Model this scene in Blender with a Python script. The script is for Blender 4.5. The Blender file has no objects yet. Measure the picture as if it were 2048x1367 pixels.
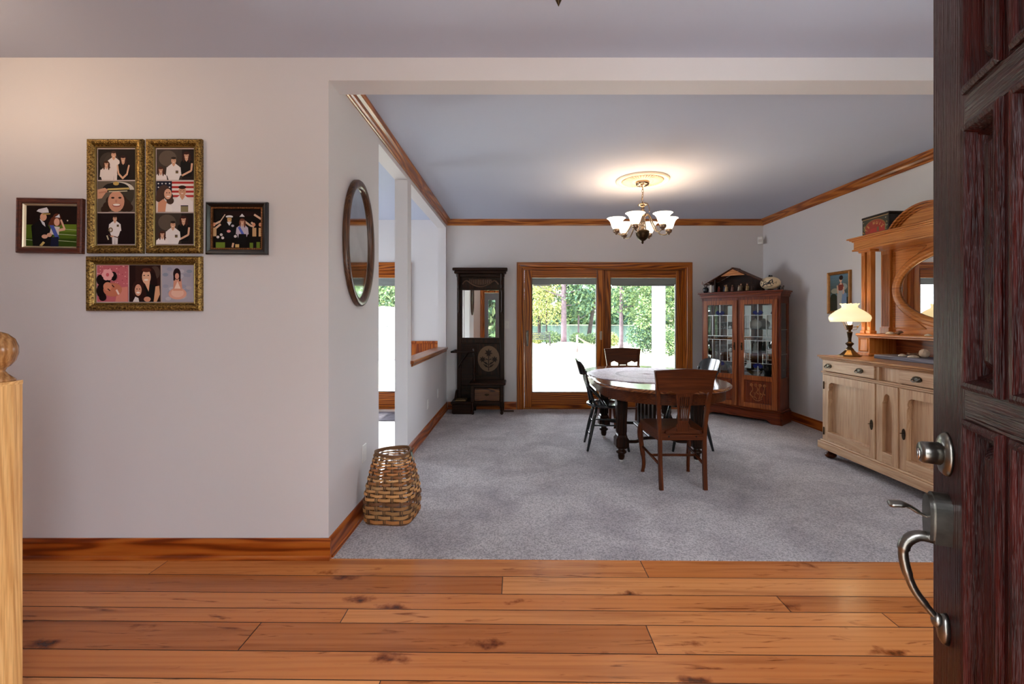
import bpy, bmesh, math, random
from mathutils import Vector, Matrix, geometry
SC = bpy.context.scene
COL = SC.collection
R = math.radians
PI = math.pi

# ------------------------------------------------------------------ camera, sky, sun, exposure
CAMZ = 1.311
cam_d = bpy.data.cameras.new('camera')
cam = bpy.data.objects.new('camera', cam_d)
COL.objects.link(cam)
cam.location = (0, 0, CAMZ)
cam.rotation_euler = (R(90), 0, 0)
cam_d.sensor_width = 36.0
cam_d.lens = 900.0 / 2048.0 * 36.0
cam_d.shift_x = -13.0 / 2048.0
cam_d.shift_y = -46.5 / 2048.0
cam_d.clip_start = 0.03
cam_d.clip_end = 500
SC.camera = cam

world = bpy.data.worlds.new('sky')
SC.world = world
world.use_nodes = True
bg = world.node_tree.nodes['Background']
bg.inputs['Color'].default_value = (0.89, 0.915, 1.0, 1)
bg.inputs['Strength'].default_value = 4.4

sun_d = bpy.data.lights.new('sun', 'SUN')
sun_d.energy = 7.5
sun_d.angle = R(1.0)
sun_d.color = (1.0, 0.95, 0.86)
sun = bpy.data.objects.new('sun', sun_d)
COL.objects.link(sun)
sun.rotation_euler = Vector((1.0, 0.03, -0.95)).to_track_quat('-Z', 'Y').to_euler()

def portal(name, loc, rot, sx, sy):
    d = bpy.data.lights.new(name, 'AREA')
    d.shape = 'RECTANGLE'
    d.size, d.size_y = sx, sy
    d.cycles.is_portal = True
    o = bpy.data.objects.new(name, d)
    COL.objects.link(o)
    o.location, o.rotation_euler = loc, rot
portal('daylight_terrace_door', (1.24, 6.70, 1.03), (R(-90), 0, 0), 2.4, 2.05)
portal('daylight_second_door', (-2.78, 6.70, 1.03), (R(-90), 0, 0), 2.3, 2.05)
portal('daylight_entrance', (-0.28, -0.20, 1.25), (R(90), 0, 0), 1.5, 2.5)

portal('daylight_added_front', (2.25, -0.20, 1.50), (R(90), 0, 0), 1.6, 1.8)  # this and the next two portals serve the added unseen windows
portal('daylight_added_right', (3.78, .95, 1.5), (0, R(90), 0), 1.4, .9)
portal('daylight_added_side', (-4.42, 5.40, 1.4), (0, R(-90), 0), 2.1, 1.5)
SC.view_settings.view_transform = 'Standard'
SC.view_settings.look = 'None'
SC.view_settings.gamma = 1.0
SC.view_settings.use_curve_mapping = False
SC.view_settings.exposure = 1.7
cy = SC.cycles
cy.max_bounces = 9
cy.diffuse_bounces = 5
cy.glossy_bounces = 4
cy.transmission_bounces = 5
cy.transparent_max_bounces = 12
cy.caustics_reflective = False
cy.caustics_refractive = False
cy.sample_clamp_indirect = 6.0

# ------------------------------------------------------------------ helpers
MAPS = {
    'xy': lambda u, v, w: (u, v, w),
    'xz': lambda u, v, w: (u, w, v),
    'yz': lambda u, v, w: (w, u, v),
    'hall': lambda u, v, w: (u, -w, v),      # on a wall seen looking +y
    'right': lambda u, v, w: (-w, -u, v),    # on the wall at the right, seen looking +x
    'left': lambda u, v, w: (w, u, v),       # on the wall at the left, seen looking -x
}

class MB:
    def __init__(self):
        self.v, self.f, self.mi, self.sm, self.c = [], [], [], [], []
    def add(self, vs, fs, mi=0, sm=False, M=None, col=None):
        n = len(self.v)
        if M is not None:
            vs = [tuple(M @ Vector(p)) for p in vs]
        self.v += [tuple(p) for p in vs]
        for f in fs:
            self.f.append(tuple(i + n for i in f))
            self.mi.append(mi); self.sm.append(sm); self.c.append(col)
        return self
    def box(self, x0, y0, z0, x1, y1, z1, b=0.0, mi=0, M=None, col=None):
        x0, x1 = min(x0, x1), max(x0, x1); y0, y1 = min(y0, y1), max(y0, y1); z0, z1 = min(z0, z1), max(z0, z1)
        b = min(b, (x1-x0)*.45, (y1-y0)*.45, (z1-z0)*.45)
        if b <= 0:
            vs = [(x, y, z) for x in (x0, x1) for y in (y0, y1) for z in (z0, z1)]
            fs = [(0,1,3,2),(4,6,7,5),(0,4,5,1),(2,3,7,6),(0,2,6,4),(1,5,7,3)]
            return self.add(vs, fs, mi, False, M, col)
        vs, idx = [], {}
        for i in (0, 1):
            for j in (0, 1):
                for k in (0, 1):
                    X, Y, Z = (x0, x1)[i], (y0, y1)[j], (z0, z1)[k]
                    dx, dy, dz = (b, -b)[i], (b, -b)[j], (b, -b)[k]
                    idx[i,j,k,0] = len(vs); vs.append((X, Y+dy, Z+dz))
                    idx[i,j,k,1] = len(vs); vs.append((X+dx, Y, Z+dz))
                    idx[i,j,k,2] = len(vs); vs.append((X+dx, Y+dy, Z))
        fs = []
        for s in (0, 1):
            fs.append([idx[s,0,0,0], idx[s,1,0,0], idx[s,1,1,0], idx[s,0,1,0]])
            fs.append([idx[0,s,0,1], idx[1,s,0,1], idx[1,s,1,1], idx[0,s,1,1]])
            fs.append([idx[0,0,s,2], idx[1,0,s,2], idx[1,1,s,2], idx[0,1,s,2]])
        for a in (0, 1):
            for c in (0, 1):
                fs.append([idx[0,a,c,1], idx[1,a,c,1], idx[1,a,c,2], idx[0,a,c,2]])
                fs.append([idx[a,0,c,0], idx[a,1,c,0], idx[a,1,c,2], idx[a,0,c,2]])
                fs.append([idx[a,c,0,0], idx[a,c,1,0], idx[a,c,1,1], idx[a,c,0,1]])
        for i in (0, 1):
            for j in (0, 1):
                for k in (0, 1):
                    fs.append([idx[i,j,k,0], idx[i,j,k,1], idx[i,j,k,2]])
        return self.add(vs, fs, mi, False, M, col)
    def prism(self, pts, w0, w1, plane='xy', mi=0, M=None, sm=False, col=None):
        g = MAPS[plane]; n = len(pts)
        vs = [g(u, v, w0) for u, v in pts] + [g(u, v, w1) for u, v in pts]
        self.add(vs, [tuple(range(n))[::-1], tuple(range(n, 2*n))], mi, False, M, col)
        k = len(self.v) - 2*n
        for i in range(n):
            j = (i+1) % n
            self.f.append((k+i, k+j, k+n+j, k+n+i)); self.mi.append(mi); self.sm.append(sm); self.c.append(col)
        return self
    def plate(self, outer, holes, w0, w1, plane='xy', mi=0, M=None, col=None):
        g = MAPS[plane]
        loops = [outer] + list(holes)
        flat = [p for l in loops for p in l]
        tris = geometry.tessellate_polygon([[Vector((p[0], p[1], 0)) for p in l] for l in loops])
        n = len(flat)
        vs = [g(u, v, w0) for u, v in flat] + [g(u, v, w1) for u, v in flat]
        fs = [tuple(t) for t in tris] + [tuple(i + n for i in t) for t in tris]
        o = 0
        for l in loops:
            m = len(l)
            for i in range(m):
                j = (i+1) % m
                fs.append((o+i, o+j, o+j+n, o+i+n))
            o += m
        return self.add(vs, fs, mi, False, M, col)
    def lathe(self, prof, n=24, c=(0, 0, 0), M=None, mi=0, sm=True, sx=1.0, sy=1.0, phase=0.0, col=None, flute=0.0, nf=0):
        vs, fs = [], []
        k = len(prof)
        for i in range(n):
            a = 2*PI*i/n + phase
            for r, z in prof:
                rr = r * (1 + flute * (0.5 + 0.5*math.cos(nf*a)) if nf else 1)
                vs.append((c[0] + rr*math.cos(a)*sx, c[1] + rr*math.sin(a)*sy, c[2] + z))
        for i in range(n):
            j = (i+1) % n
            for q in range(k-1):
                fs.append((i*k+q, j*k+q, j*k+q+1, i*k+q+1))
        if prof[0][0] > 1e-6: fs.append(tuple(i*k for i in range(n)))
        if prof[-1][0] > 1e-6: fs.append(tuple(i*k+k-1 for i in range(n)))
        return self.add(vs, fs, mi, sm, M, col)
    def tube(self, pts, rad, n=8, mi=0, sm=True, M=None, cap=True, flat=1.0, col=None):
        pts = [Vector(p) for p in pts]
        if not isinstance(rad, (list, tuple)): rad = [rad]*len(pts)
        vs, fs = [], []
        t0 = (pts[1]-pts[0]).normalized()
        up = Vector((0,0,1)) if abs(t0.z) < .9 else Vector((1,0,0))
        nx = t0.cross(up).normalized()
        for i, p in enumerate(pts):
            if i == 0: t = t0
            elif i == len(pts)-1: t = (pts[i]-pts[i-1]).normalized()
            else: t = ((pts[i+1]-pts[i]).normalized() + (pts[i]-pts[i-1]).normalized()).normalized()
            nx = (nx - t*nx.dot(t)).normalized()
            ny = t.cross(nx)
            for k in range(n):
                a = 2*PI*k/n + PI/n
                vs.append(tuple(p + (nx*math.cos(a) + ny*math.sin(a)*flat)*rad[i]))
        for i in range(len(pts)-1):
            for k in range(n):
                l = (k+1) % n
                fs.append((i*n+k, i*n+l, (i+1)*n+l, (i+1)*n+k))
        if cap:
            fs.append(tuple(range(n))); fs.append(tuple((len(pts)-1)*n+k for k in range(n)))
        return self.add(vs, fs, mi, sm, M, col)
    def ball(self, c, r, n=16, m=10, mi=0, M=None, col=None, rot=None):
        if not isinstance(r, (list, tuple)): r = (r, r, r)
        vs, fs = [], []
        for i in range(m+1):
            t = PI*i/m
            for j in range(n):
                a = 2*PI*j/n
                p = Vector((r[0]*math.sin(t)*math.cos(a), r[1]*math.sin(t)*math.sin(a), r[2]*math.cos(t)))
                if rot is not None: p = rot @ p
                vs.append((c[0]+p.x, c[1]+p.y, c[2]+p.z))
        for i in range(m):
            for j in range(n):
                k = (j+1) % n
                fs.append((i*n+j, i*n+k, (i+1)*n+k, (i+1)*n+j))
        return self.add(vs, fs, mi, True, M, col)
    def frame(self, u0, v0, u1, v1, prof, plane='hall', mi=0, cap=False, M=None, smooth=False):
        g = MAPS[plane]; vs, fs = [], []
        for s, h in prof:
            vs += [g(u0+s, v0+s, h), g(u1-s, v0+s, h), g(u1-s, v1-s, h), g(u0+s, v1-s, h)]
        for q in range(len(prof)-1):
            for i in range(4):
                j = (i+1) % 4
                fs.append((q*4+i, q*4+j, q*4+4+j, q*4+4+i))
        if cap:
            b = (len(prof)-1)*4
            fs.append((b, b+1, b+2, b+3))
        return self.add(vs, fs, mi, smooth, M)
    def sweep(self, path, prof, mi=0, closed=False, sm=False, M=None):
        """profile (out, up) swept along a flat path in xy; out is to the left of travel, mitred"""
        n = len(path); vs, fs = [], []; k = len(prof)
        for i in range(n):
            p = Vector(path[i][:2])
            a = Vector(path[(i-1) % n][:2]); b = Vector(path[(i+1) % n][:2])
            if not closed and i == 0: d1 = d2 = (b-p).normalized()
            elif not closed and i == n-1: d1 = d2 = (p-a).normalized()
            else: d1, d2 = (p-a).normalized(), (b-p).normalized()
            n1, n2 = Vector((-d1.y, d1.x)), Vector((-d2.y, d2.x))
            mm = (n1+n2); mm = mm / max(1e-6, mm.length_squared) * 2
            z = path[i][2] if len(path[i]) > 2 else 0
            for o, u in prof:
                q = p + mm*o
                vs.append((q.x, q.y, z+u))
        for i in range(n if closed else n-1):
            j = (i+1) % n
            for q in range(k-1):
                fs.append((i*k+q, j*k+q, j*k+q+1, i*k+q+1))
        if not closed:
            fs.append(tuple(range(k))); fs.append(tuple((n-1)*k+q for q in range(k)))
        return self.add(vs, fs, mi, sm, M)
    def build(self, name, mats, parent=None, recalc=True):
        me = bpy.data.meshes.new(name)
        me.from_pydata(self.v, [], self.f)
        if not isinstance(mats, (list, tuple)): mats = [mats]
        for m in mats: me.materials.append(m)
        me.polygons.foreach_set('material_index', self.mi)
        me.polygons.foreach_set('use_smooth', self.sm)
        if any(c is not None for c in self.c):
            at = me.color_attributes.new('col', 'FLOAT_COLOR', 'CORNER')
            buf = []
            for p, c in zip(me.polygons, self.c):
                c = c or (1, 1, 1)
                buf += [c[0], c[1], c[2], 1.0]*p.loop_total
            at.data.foreach_set('color', buf)
        me.update()
        if recalc:
            bm = bmesh.new(); bm.from_mesh(me)
            bmesh.ops.recalc_face_normals(bm, faces=bm.faces[:])
            bm.to_mesh(me); bm.free()
        o = bpy.data.objects.new(name, me)
        COL.objects.link(o)
        if parent is not None: o.parent = parent
        return o

def tag(o, label=None, cat=None, group=None, kind=None):
    if label: o['label'] = label
    if cat: o['category'] = cat
    if group: o['group'] = group
    if kind: o['kind'] = kind
    return o
def thing(name, label, cat, loc=(0,0,0), rz=0.0, group=None):
    o = bpy.data.objects.new(name, None)
    o.empty_display_size = 0.1
    COL.objects.link(o)
    o.location = loc; o.rotation_euler = (0, 0, rz)
    return tag(o, label, cat, group)
def struct(name, mb, mats, label=None, parent=None):
    o = mb.build(name, mats, parent)
    return tag(o, label, None, None, 'structure')
def structroot(name, loc, rz=0.0, label=None):
    o = bpy.data.objects.new(name, None); COL.objects.link(o)
    o.location = loc; o.rotation_euler = (0, 0, rz)
    return tag(o, label, None, None, 'structure')
def copy_tree(o, parent=None):
    c = o.copy(); COL.objects.link(c)
    if parent is not None: c.parent = parent
    for ch in list(o.children): copy_tree(ch, c)
    return c
def T(x=0, y=0, z=0): return Matrix.Translation((x, y, z))
def RX(a): return Matrix.Rotation(a, 4, 'X')
def RY(a): return Matrix.Rotation(a, 4, 'Y')
def RZ(a): return Matrix.Rotation(a, 4, 'Z')
def ell(cx, cy_, rx, ry, n=32, a0=0.0, a1=2*PI):
    full = abs(a1-a0-2*PI) < 1e-6
    m = n if full else n-1
    return [(cx+rx*math.cos(a0+(a1-a0)*i/m), cy_+ry*math.sin(a0+(a1-a0)*i/m)) for i in range(n)]
def lerp(a, b, t): return a + (b-a)*t
def bez(p, n=12):
    """smooth Catmull-Rom chain through points"""
    P = [Vector(q) for q in p]; out = []
    for i in range(len(P)-1):
        a = P[max(i-1, 0)]; b = P[i]; c = P[i+1]; d = P[min(i+2, len(P)-1)]
        for k in range(n):
            t = k/n
            out.append(0.5*((2*b) + (c-a)*t + (2*a-5*b+4*c-d)*t*t + (3*b-a-3*c+d)*t**3))
    out.append(P[-1])
    return out

# ------------------------------------------------------------------ materials
def s2l(c):
    return tuple((x/12.92 if x <= .04045 else ((x+.055)/1.055)**2.4) for x in c)
def hx(r, g, b): return s2l((r/255, g/255, b/255))
class NT:
    def __init__(self, name):
        self.m = bpy.data.materials.new(name); self.m.use_nodes = True
        self.t = self.m.node_tree; self.n = self.t.nodes; self.l = self.t.links
        self.b = self.n['Principled BSDF']; self.out = self.n['Material Output']
    def node(self, typ, **kw):
        x = self.n.new(typ)
        for k, v in kw.items(): setattr(x, k, v)
        return x
    def link(self, a, b): self.l.new(a, b)
    def noise(self, vec, scale, detail=4, dist=0.0, rough=.55):
        x = self.node('ShaderNodeTexNoise')
        x.inputs['Scale'].default_value = scale; x.inputs['Detail'].default_value = detail
        x.inputs['Distortion'].default_value = dist; x.inputs['Roughness'].default_value = rough
        if vec is not None: self.link(vec, x.inputs['Vector'])
        return x
    def mapping(self, vec, scale):
        x = self.node('ShaderNodeMapping'); x.inputs['Scale'].default_value = scale
        self.link(vec, x.inputs['Vector'])
        return x.outputs[0]
    def ramp(self, fac, stops):
        x = self.node('ShaderNodeValToRGB'); e = x.color_ramp.elements
        e[0].position, e[0].color = stops[0][0], (*stops[0][1], 1)
        e[1].position, e[1].color = stops[-1][0], (*stops[-1][1], 1)
        for p, c in stops[1:-1]:
            q = e.new(p); q.color = (*c, 1)
        self.link(fac, x.inputs[0])
        return x.outputs[0]
    def mix(self, fac, a, b, mode='MIX'):
        x = self.node('ShaderNodeMix', data_type='RGBA', blend_type=mode)
        for s, v in ((x.inputs[0], fac), (x.inputs[6], a), (x.inputs[7], b)):
            if hasattr(v, 'links') or isinstance(v, bpy.types.NodeSocket): self.link(v, s)
            elif isinstance(v, (int, float)): s.default_value = v
            else: s.default_value = (*v, 1)
        return x.outputs[2]
    def bump(self, h, strength, dist=.01):
        x = self.node('ShaderNodeBump'); x.inputs['Strength'].default_value = strength
        x.inputs['Distance'].default_value = dist
        self.link(h, x.inputs['Height']); self.link(x.outputs[0], self.b.inputs['Normal'])
    def obj(self): return self.node('ShaderNodeTexCoord').outputs['Object']
def plain(name, c, rough=.5, metal=0.0, spec=.5, coat=0.0, bump=0.0, bscale=200, var=0.0, vscale=8):
    k = NT(name)
    k.b.inputs['Base Color'].default_value = (*c, 1)
    k.b.inputs['Roughness'].default_value = rough; k.b.inputs['Metallic'].default_value = metal
    k.b.inputs['Specular IOR Level'].default_value = spec
    k.b.inputs['Coat Weight'].default_value = coat; k.b.inputs['Coat Roughness'].default_value = .1
    if bump or var:
        v = k.obj()
    if bump:
        k.bump(k.noise(v, bscale, 3).outputs[0], bump, .004)
    if var:
        n = k.noise(v, vscale, 5)
        k.link(k.ramp(n.outputs[0], [(.3, tuple(x*(1-var) for x in c)), (.7, tuple(min(1, x*(1+var)) for x in c))]), k.b.inputs['Base Color'])
    return k.m
WC = {}
def wood(key, dark, mid, light, axis='z', rough=.35, scale=1.0, ring=0.35, coat=0.0, bump=.15, pores=.35, spec=.35, bd=.002):
    kk = (key, axis)
    if kk in WC: return WC[kk]
    k = NT(key + '_' + axis)
    v = k.obj()
    st = {'x': (.09, 1, 1), 'y': (1, .09, 1), 'z': (1, 1, .09)}[axis]
    fs = {'x': (.03, 1, 1), 'y': (1, .03, 1), 'z': (1, 1, .03)}[axis]
    m1 = k.mapping(v, st)
    n1 = k.noise(m1, 14*scale, 7, 1.2)
    warp = k.node('ShaderNodeVectorMath', operation='MULTIPLY_ADD')
    k.link(k.noise(m1, 4*scale, 2).outputs['Color'], warp.inputs[0])
    warp.inputs[1].default_value = (.22, .22, .22); k.link(m1, warp.inputs[2])
    w = k.node('ShaderNodeTexWave', wave_type='RINGS', rings_direction={'x': 'X', 'y': 'Y', 'z': 'Z'}[axis])
    w.inputs['Scale'].default_value = 11*scale; w.inputs['Distortion'].default_value = 2.2
    w.inputs['Detail'].default_value = 2.5; w.inputs['Detail Scale'].default_value = 1.2
    k.link(warp.outputs[0], w.inputs['Vector'])
    mx = k.node('ShaderNodeMix', data_type='FLOAT'); mx.inputs[0].default_value = ring
    k.link(n1.outputs[0], mx.inputs[2]); k.link(w.outputs['Fac'], mx.inputs[3])
    c = k.ramp(mx.outputs[0], [(.22, dark), (.5, mid), (.78, light)])
    n2 = k.noise(k.mapping(v, fs), 160*scale, 3)
    c2 = k.mix(pores, c, k.ramp(n2.outputs[0], [(.35, tuple(x*.45 for x in mid)), (.6, (1, 1, 1))]), 'MULTIPLY')
    k.link(c2, k.b.inputs['Base Color'])
    k.b.inputs['Roughness'].default_value = rough; k.b.inputs['Specular IOR Level'].default_value = spec
    k.b.inputs['Coat Weight'].default_value = coat; k.b.inputs['Coat Roughness'].default_value = .12
    k.bump(n2.outputs[0], bump, bd)
    WC[kk] = k.m
    return k.m
def pine(a='z'): return wood('honey_pine', hx(104, 44, 6), hx(164, 84, 18), hx(186, 110, 34), a, .32, 1.2, .6, .08, .05, .12)
def crownwood(a='x'): return wood('crown_pine', hx(120, 58, 16), hx(160, 88, 30), hx(186, 116, 50), a, .28, 1.3, .5, .3, .05, .15)
def basew(a='x'): return wood('baseboard_pine', hx(112, 44, 8), hx(156, 74, 20), hx(176, 96, 34), a, .32, 1.3, .6, .05, .05, .12)
def oak(a='z'): return wood('golden_oak', hx(150, 84, 34), hx(190, 120, 58), hx(206, 142, 80), a, .36, 1.4, .25, .08, .12, .18)
def paleoak(a='z'): return wood('pale_oak', hx(166, 122, 88), hx(196, 158, 122), hx(212, 180, 146), a, .42, 1.4, .12, .05, .12, .25)
def brown(a='z'): return wood('brown_oak', hx(52, 18, 4), hx(80, 34, 8), hx(102, 50, 16), a, .4, 1.5, .18, .0, .12, .3, .18)
def cherry(a='z'): return wood('red_brown_cherry', hx(70, 22, 5), hx(112, 42, 10), hx(138, 62, 18), a, .32, 1.4, .3, .08, .08, .25)
def walnut(a='z'): return wood('dark_walnut', hx(16, 7, 3), hx(36, 17, 8), hx(58, 30, 14), a, .34, 1.4, .3, .02, .1, .3, .18)
def mahog(a='z'): return wood('mahogany_door', hx(30, 6, 4), hx(52, 12, 9), hx(68, 21, 16), a, .32, 1.5, .15, .0, .9, .65, .2, .006)
def newelw(a='z'): return wood('newel_oak', hx(200, 146, 84), hx(226, 178, 112), hx(238, 196, 132), a, .4, 1.6, .3, .05, .1, .3)
def mirrw(a='z'): return wood('mirror_frame_walnut', hx(40, 22, 12), hx(80, 48, 28), hx(108, 70, 42), a, .3, 2.0, .3, .2, .1, .3)

WALL = plain('lilac_grey_wall_paint', (.66, .64, .65), .75, 0, .25, 0, .06, 300)
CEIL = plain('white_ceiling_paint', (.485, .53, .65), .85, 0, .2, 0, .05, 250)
WHITE = plain('white_plastic', (.75, .74, .72), .4)
WHITEP = plain('white_exterior_paint', (.8, .79, .82), .5)
BLACKP = wood('black_paint', (.004, .005, .006), (.008, .01, .012), (.015, .018, .02), 'z', .16, 1, .3, .5, .03, .1)
NICKEL = plain('antique_nickel', hx(120, 118, 112), .3, 1.0, .5, 0, .12, 60, .25, 30)
BRASS = plain('aged_brass', hx(112, 88, 58), .32, 1.0, .5, 0, .1, 90, .35, 40)
DARKBRASS = plain('dark_bronze', hx(60, 46, 32), .38, 1.0, .5, 0, .2, 120, .3, 60)
CHROME = plain('polished_chrome', hx(190, 190, 188), .15, 1.0)
BRONZE = plain('brushed_bronze_nickel', hx(150, 128, 108), .25, 1.0, .5, 0, .05, 80)
IRON = plain('black_iron', (.012, .012, .013), .45, .6)
MIRROR = plain('mirror_silver', (.86, .88, .87), .01, 1.0)
OLDMIRROR = plain('aged_mirror_silver', (.7, .72, .7), .05, 1.0, .5, 0, 0, 0, .12, 6)
CONC = plain('pale_concrete', (.6, .59, .56), .8, 0, .3, 0, .2, 60, .1, 4)

def glass(name, tint=(1, 1, 1), refl=.08):
    k = NT(name)
    tr = k.node('ShaderNodeBsdfTransparent'); tr.inputs[0].default_value = (*tint, 1)
    gl = k.node('ShaderNodeBsdfGlossy'); gl.inputs['Roughness'].default_value = .02
    fr = k.node('ShaderNodeFresnel'); fr.inputs[0].default_value = 1.45
    m = k.node('ShaderNodeMath', operation='MULTIPLY'); m.inputs[1].default_value = refl/.04
    m.use_clamp = True
    k.link(fr.outputs[0], m.inputs[0])
    mx = k.node('ShaderNodeMixShader')
    k.link(m.outputs[0], mx.inputs[0]); k.link(tr.outputs[0], mx.inputs[1]); k.link(gl.outputs[0], mx.inputs[2])
    k.link(mx.outputs[0], k.out.inputs[0])
    k.n.remove(k.b)
    return k.m
PANE = glass('clear_window_glass', (.97, .99, .985), .04)
BEVG = glass('bevelled_cabinet_glass', (.93, .96, .95), .10)
CRYSTAL = glass('cut_crystal', (.86, .9, .9), .30)
TEALG = glass('teal_glass', (.35, .62, .62), .12)
BLUEG = plain('cobalt_stained_glass', (.006, .010, .09), .1, 0, .6)
LEAD = plain('lead_came', (.5, .5, .48), .3, .9)

def colattr(name, rough=.45, coat=0.0, spec=.5):
    k = NT(name)
    a = k.node('ShaderNodeVertexColor'); a.layer_name = 'col'
    k.link(a.outputs[0], k.b.inputs['Base Color'])
    k.b.inputs['Roughness'].default_value = rough; k.b.inputs['Coat Weight'].default_value = coat
    k.b.inputs['Specular IOR Level'].default_value = spec
    return k.m
PRINT = colattr('photo_print', .6, 0, .12)
PAINTED = colattr('painted_surface', .4)

class Art(MB):
    """flat coloured shapes stacked as the printed picture of a photograph or painting"""
    def __init__(self, plane='hall', w=0.0):
        super().__init__(); self.p = plane; self.w = w
        self.cl = None
    def poly(self, pts, rgb):
        if self.cl:
            u0, v0, u1, v1 = self.cl
            for ax, lim, sg in ((0, u0, 1), (0, u1, -1), (1, v0, 1), (1, v1, -1)):
                out = []
                for i in range(len(pts)):
                    p, q = pts[i-1], pts[i]
                    ip, iq = sg*(p[ax]-lim) >= 0, sg*(q[ax]-lim) >= 0
                    if ip != iq:
                        t = (lim-p[ax])/(q[ax]-p[ax]); out.append((p[0]+(q[0]-p[0])*t, p[1]+(q[1]-p[1])*t))
                    if iq: out.append(q)
                pts = out
                if len(pts) < 3: return
        self.w += .00006
        g = MAPS[self.p]
        self.add([g(u, v, self.w) for u, v in pts], [tuple(range(len(pts)))], 0, False, None, hx(*rgb))
    def rect(self, u0, v0, u1, v1, rgb): self.poly([(u0,v0),(u1,v0),(u1,v1),(u0,v1)], rgb)
    def oval(self, u, v, ru, rv, rgb, n=18): self.poly(ell(u, v, ru, rv, n), rgb)
    def line(self, u0, v0, u1, v1, t, rgb):
        d = Vector((u1-u0, v1-v0)); q = Vector((-d.y, d.x)).normalized()*t/2
        self.poly([(u0+q.x, v0+q.y), (u1+q.x, v1+q.y), (u1-q.x, v1-q.y), (u0-q.x, v0-q.y)], rgb)
    def clip(self, u0, v0, u1, v1): self.cl = (u0, v0, u1, v1)
# ------------------------------------------------------------------ the room shell
H = 2.74
XL, XLO, XR = -1.04, -1.16, 3.54
YH, YB = 2.464, 6.51
SH = .0115
random.seed(7)

# hall floor: oak planks of mixed widths running across the view
def plank_mat():
    k = NT('hickory_planks')
    v = k.obj()
    a = k.node('ShaderNodeVertexColor'); a.layer_name = 'col'
    off = k.node('ShaderNodeVectorMath', operation='MULTIPLY_ADD')
    k.link(a.outputs[0], off.inputs[0]); off.inputs[1].default_value = (31, 17, 9); k.link(v, off.inputs[2])
    m1 = k.mapping(off.outputs[0], (.16, 3.2, 1))
    n1 = k.noise(m1, 5.0, 5, .5)
    sep = k.node('ShaderNodeSeparateColor'); k.link(a.outputs[0], sep.inputs[0])
    base = k.ramp(sep.outputs[0], [(0, hx(164, 94, 44)), (.5, hx(196, 122, 66)), (1, hx(218, 150, 92))])
    grain = k.ramp(n1.outputs[0], [(.25, hx(190, 166, 146)), (.48, (1, 1, 1)), (.75, hx(255, 244, 226))])
    c = k.mix(.85, base, grain, 'MULTIPLY')
    w = k.node('ShaderNodeTexWave', wave_type='BANDS', bands_direction='Y')
    w.inputs['Scale'].default_value = 3; w.inputs['Distortion'].default_value = 9
    w.inputs['Detail'].default_value = 4; w.inputs['Detail Scale'].default_value = .7
    k.link(m1, w.inputs['Vector'])
    c = k.mix(.18, c, k.ramp(w.outputs['Fac'], [(0, hx(190, 150, 120)), (.5, (1, 1, 1))]), 'MULTIPLY')
    # knots and mineral streaks
    m2 = k.mapping(off.outputs[0], (1.0, 2.6, 1))
    vo = k.node('ShaderNodeTexVoronoi'); vo.inputs['Scale'].default_value = 2.0
    wv = k.node('ShaderNodeVectorMath', operation='MULTIPLY_ADD')
    k.link(k.noise(off.outputs[0], 16, 4).outputs['Color'], wv.inputs[0]); wv.inputs[1].default_value = (.2, .2, .2)
    k.link(m2, wv.inputs[2]); k.link(wv.outputs[0], vo.inputs['Vector'])
    c = k.mix(.9, c, k.ramp(vo.outputs['Distance'], [(.03, hx(70, 40, 24)), (.075, hx(160, 124, 98)), (.17, (1, 1, 1))]), 'MULTIPLY')
    st = k.noise(k.mapping(off.outputs[0], (1.5, 14, 1)), 1.6, 6, 2.5)
    c = k.mix(.8, c, k.ramp(st.outputs[0], [(.60, (1, 1, 1)), (.72, hx(140, 96, 66))]), 'MULTIPLY')
    k.link(c, k.b.inputs['Base Color'])
    k.b.inputs['Roughness'].default_value = .26
    k.link(k.ramp(k.noise(v, 40, 3).outputs[0], [(.3, (.17, .17, .17)), (.7, (.27, .27, .27))]), k.b.inputs['Roughness'])
    k.b.inputs['Specular IOR Level'].default_value = .38
    k.bump(n1.outputs[0], .06, .004)
    return k.m
PLANK = plank_mat()
SEAM = plain('plank_seam', hx(58, 32, 16), .7)
rows = [YH, 2.30, 2.155, 2.038, 1.944, 1.778, 1.639]
while rows[-1] > -.15: rows.append(rows[-1] - random.choice([.10, .125, .15, .165]))
joints = {0: [-1.9, .66], 1: [-.08], 2: [1.22], 3: [-.77, 1.62], 4: [-1.11, .545], 5: [-2.1, 1.75], 6: [-.5, 1.1]}
fl = MB()
for i in range(len(rows)-1):
    y1, y0 = rows[i], rows[i+1]
    js = [-4.2] + sorted(joints.get(i, [random.uniform(-3, -1), random.uniform(0, 1.6)])) + [3.54]
    for a, b in zip(js, js[1:]):
        g = .002
        tone = (random.random(), random.random(), random.random())
        sh = lambda x: -SH*(x+1.04) if i < 12 else 0
        fl.add([(a+g, y0+g+sh(a), 0), (b-g, y0+g+sh(b), 0), (b-g, y1-g+sh(b), 0), (a+g, y1-g+sh(a), 0)], [(0,1,2,3)], 0, False, None, tone)
fl.add([(-4.2, -.22, -.002), (3.54, -.22, -.002), (3.54, YH-.02, -.002), (-4.2, YH+.04, -.002)], [(0,1,2,3)], 1, False, None, (0,0,0))
fl.box(-4.2, -.22, -.12, 3.54, YH-.03, -.004, 0, 1)
struct('floor', fl, [PLANK, SEAM], 'glossy knotty wood plank floor of the entrance hall')

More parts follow.
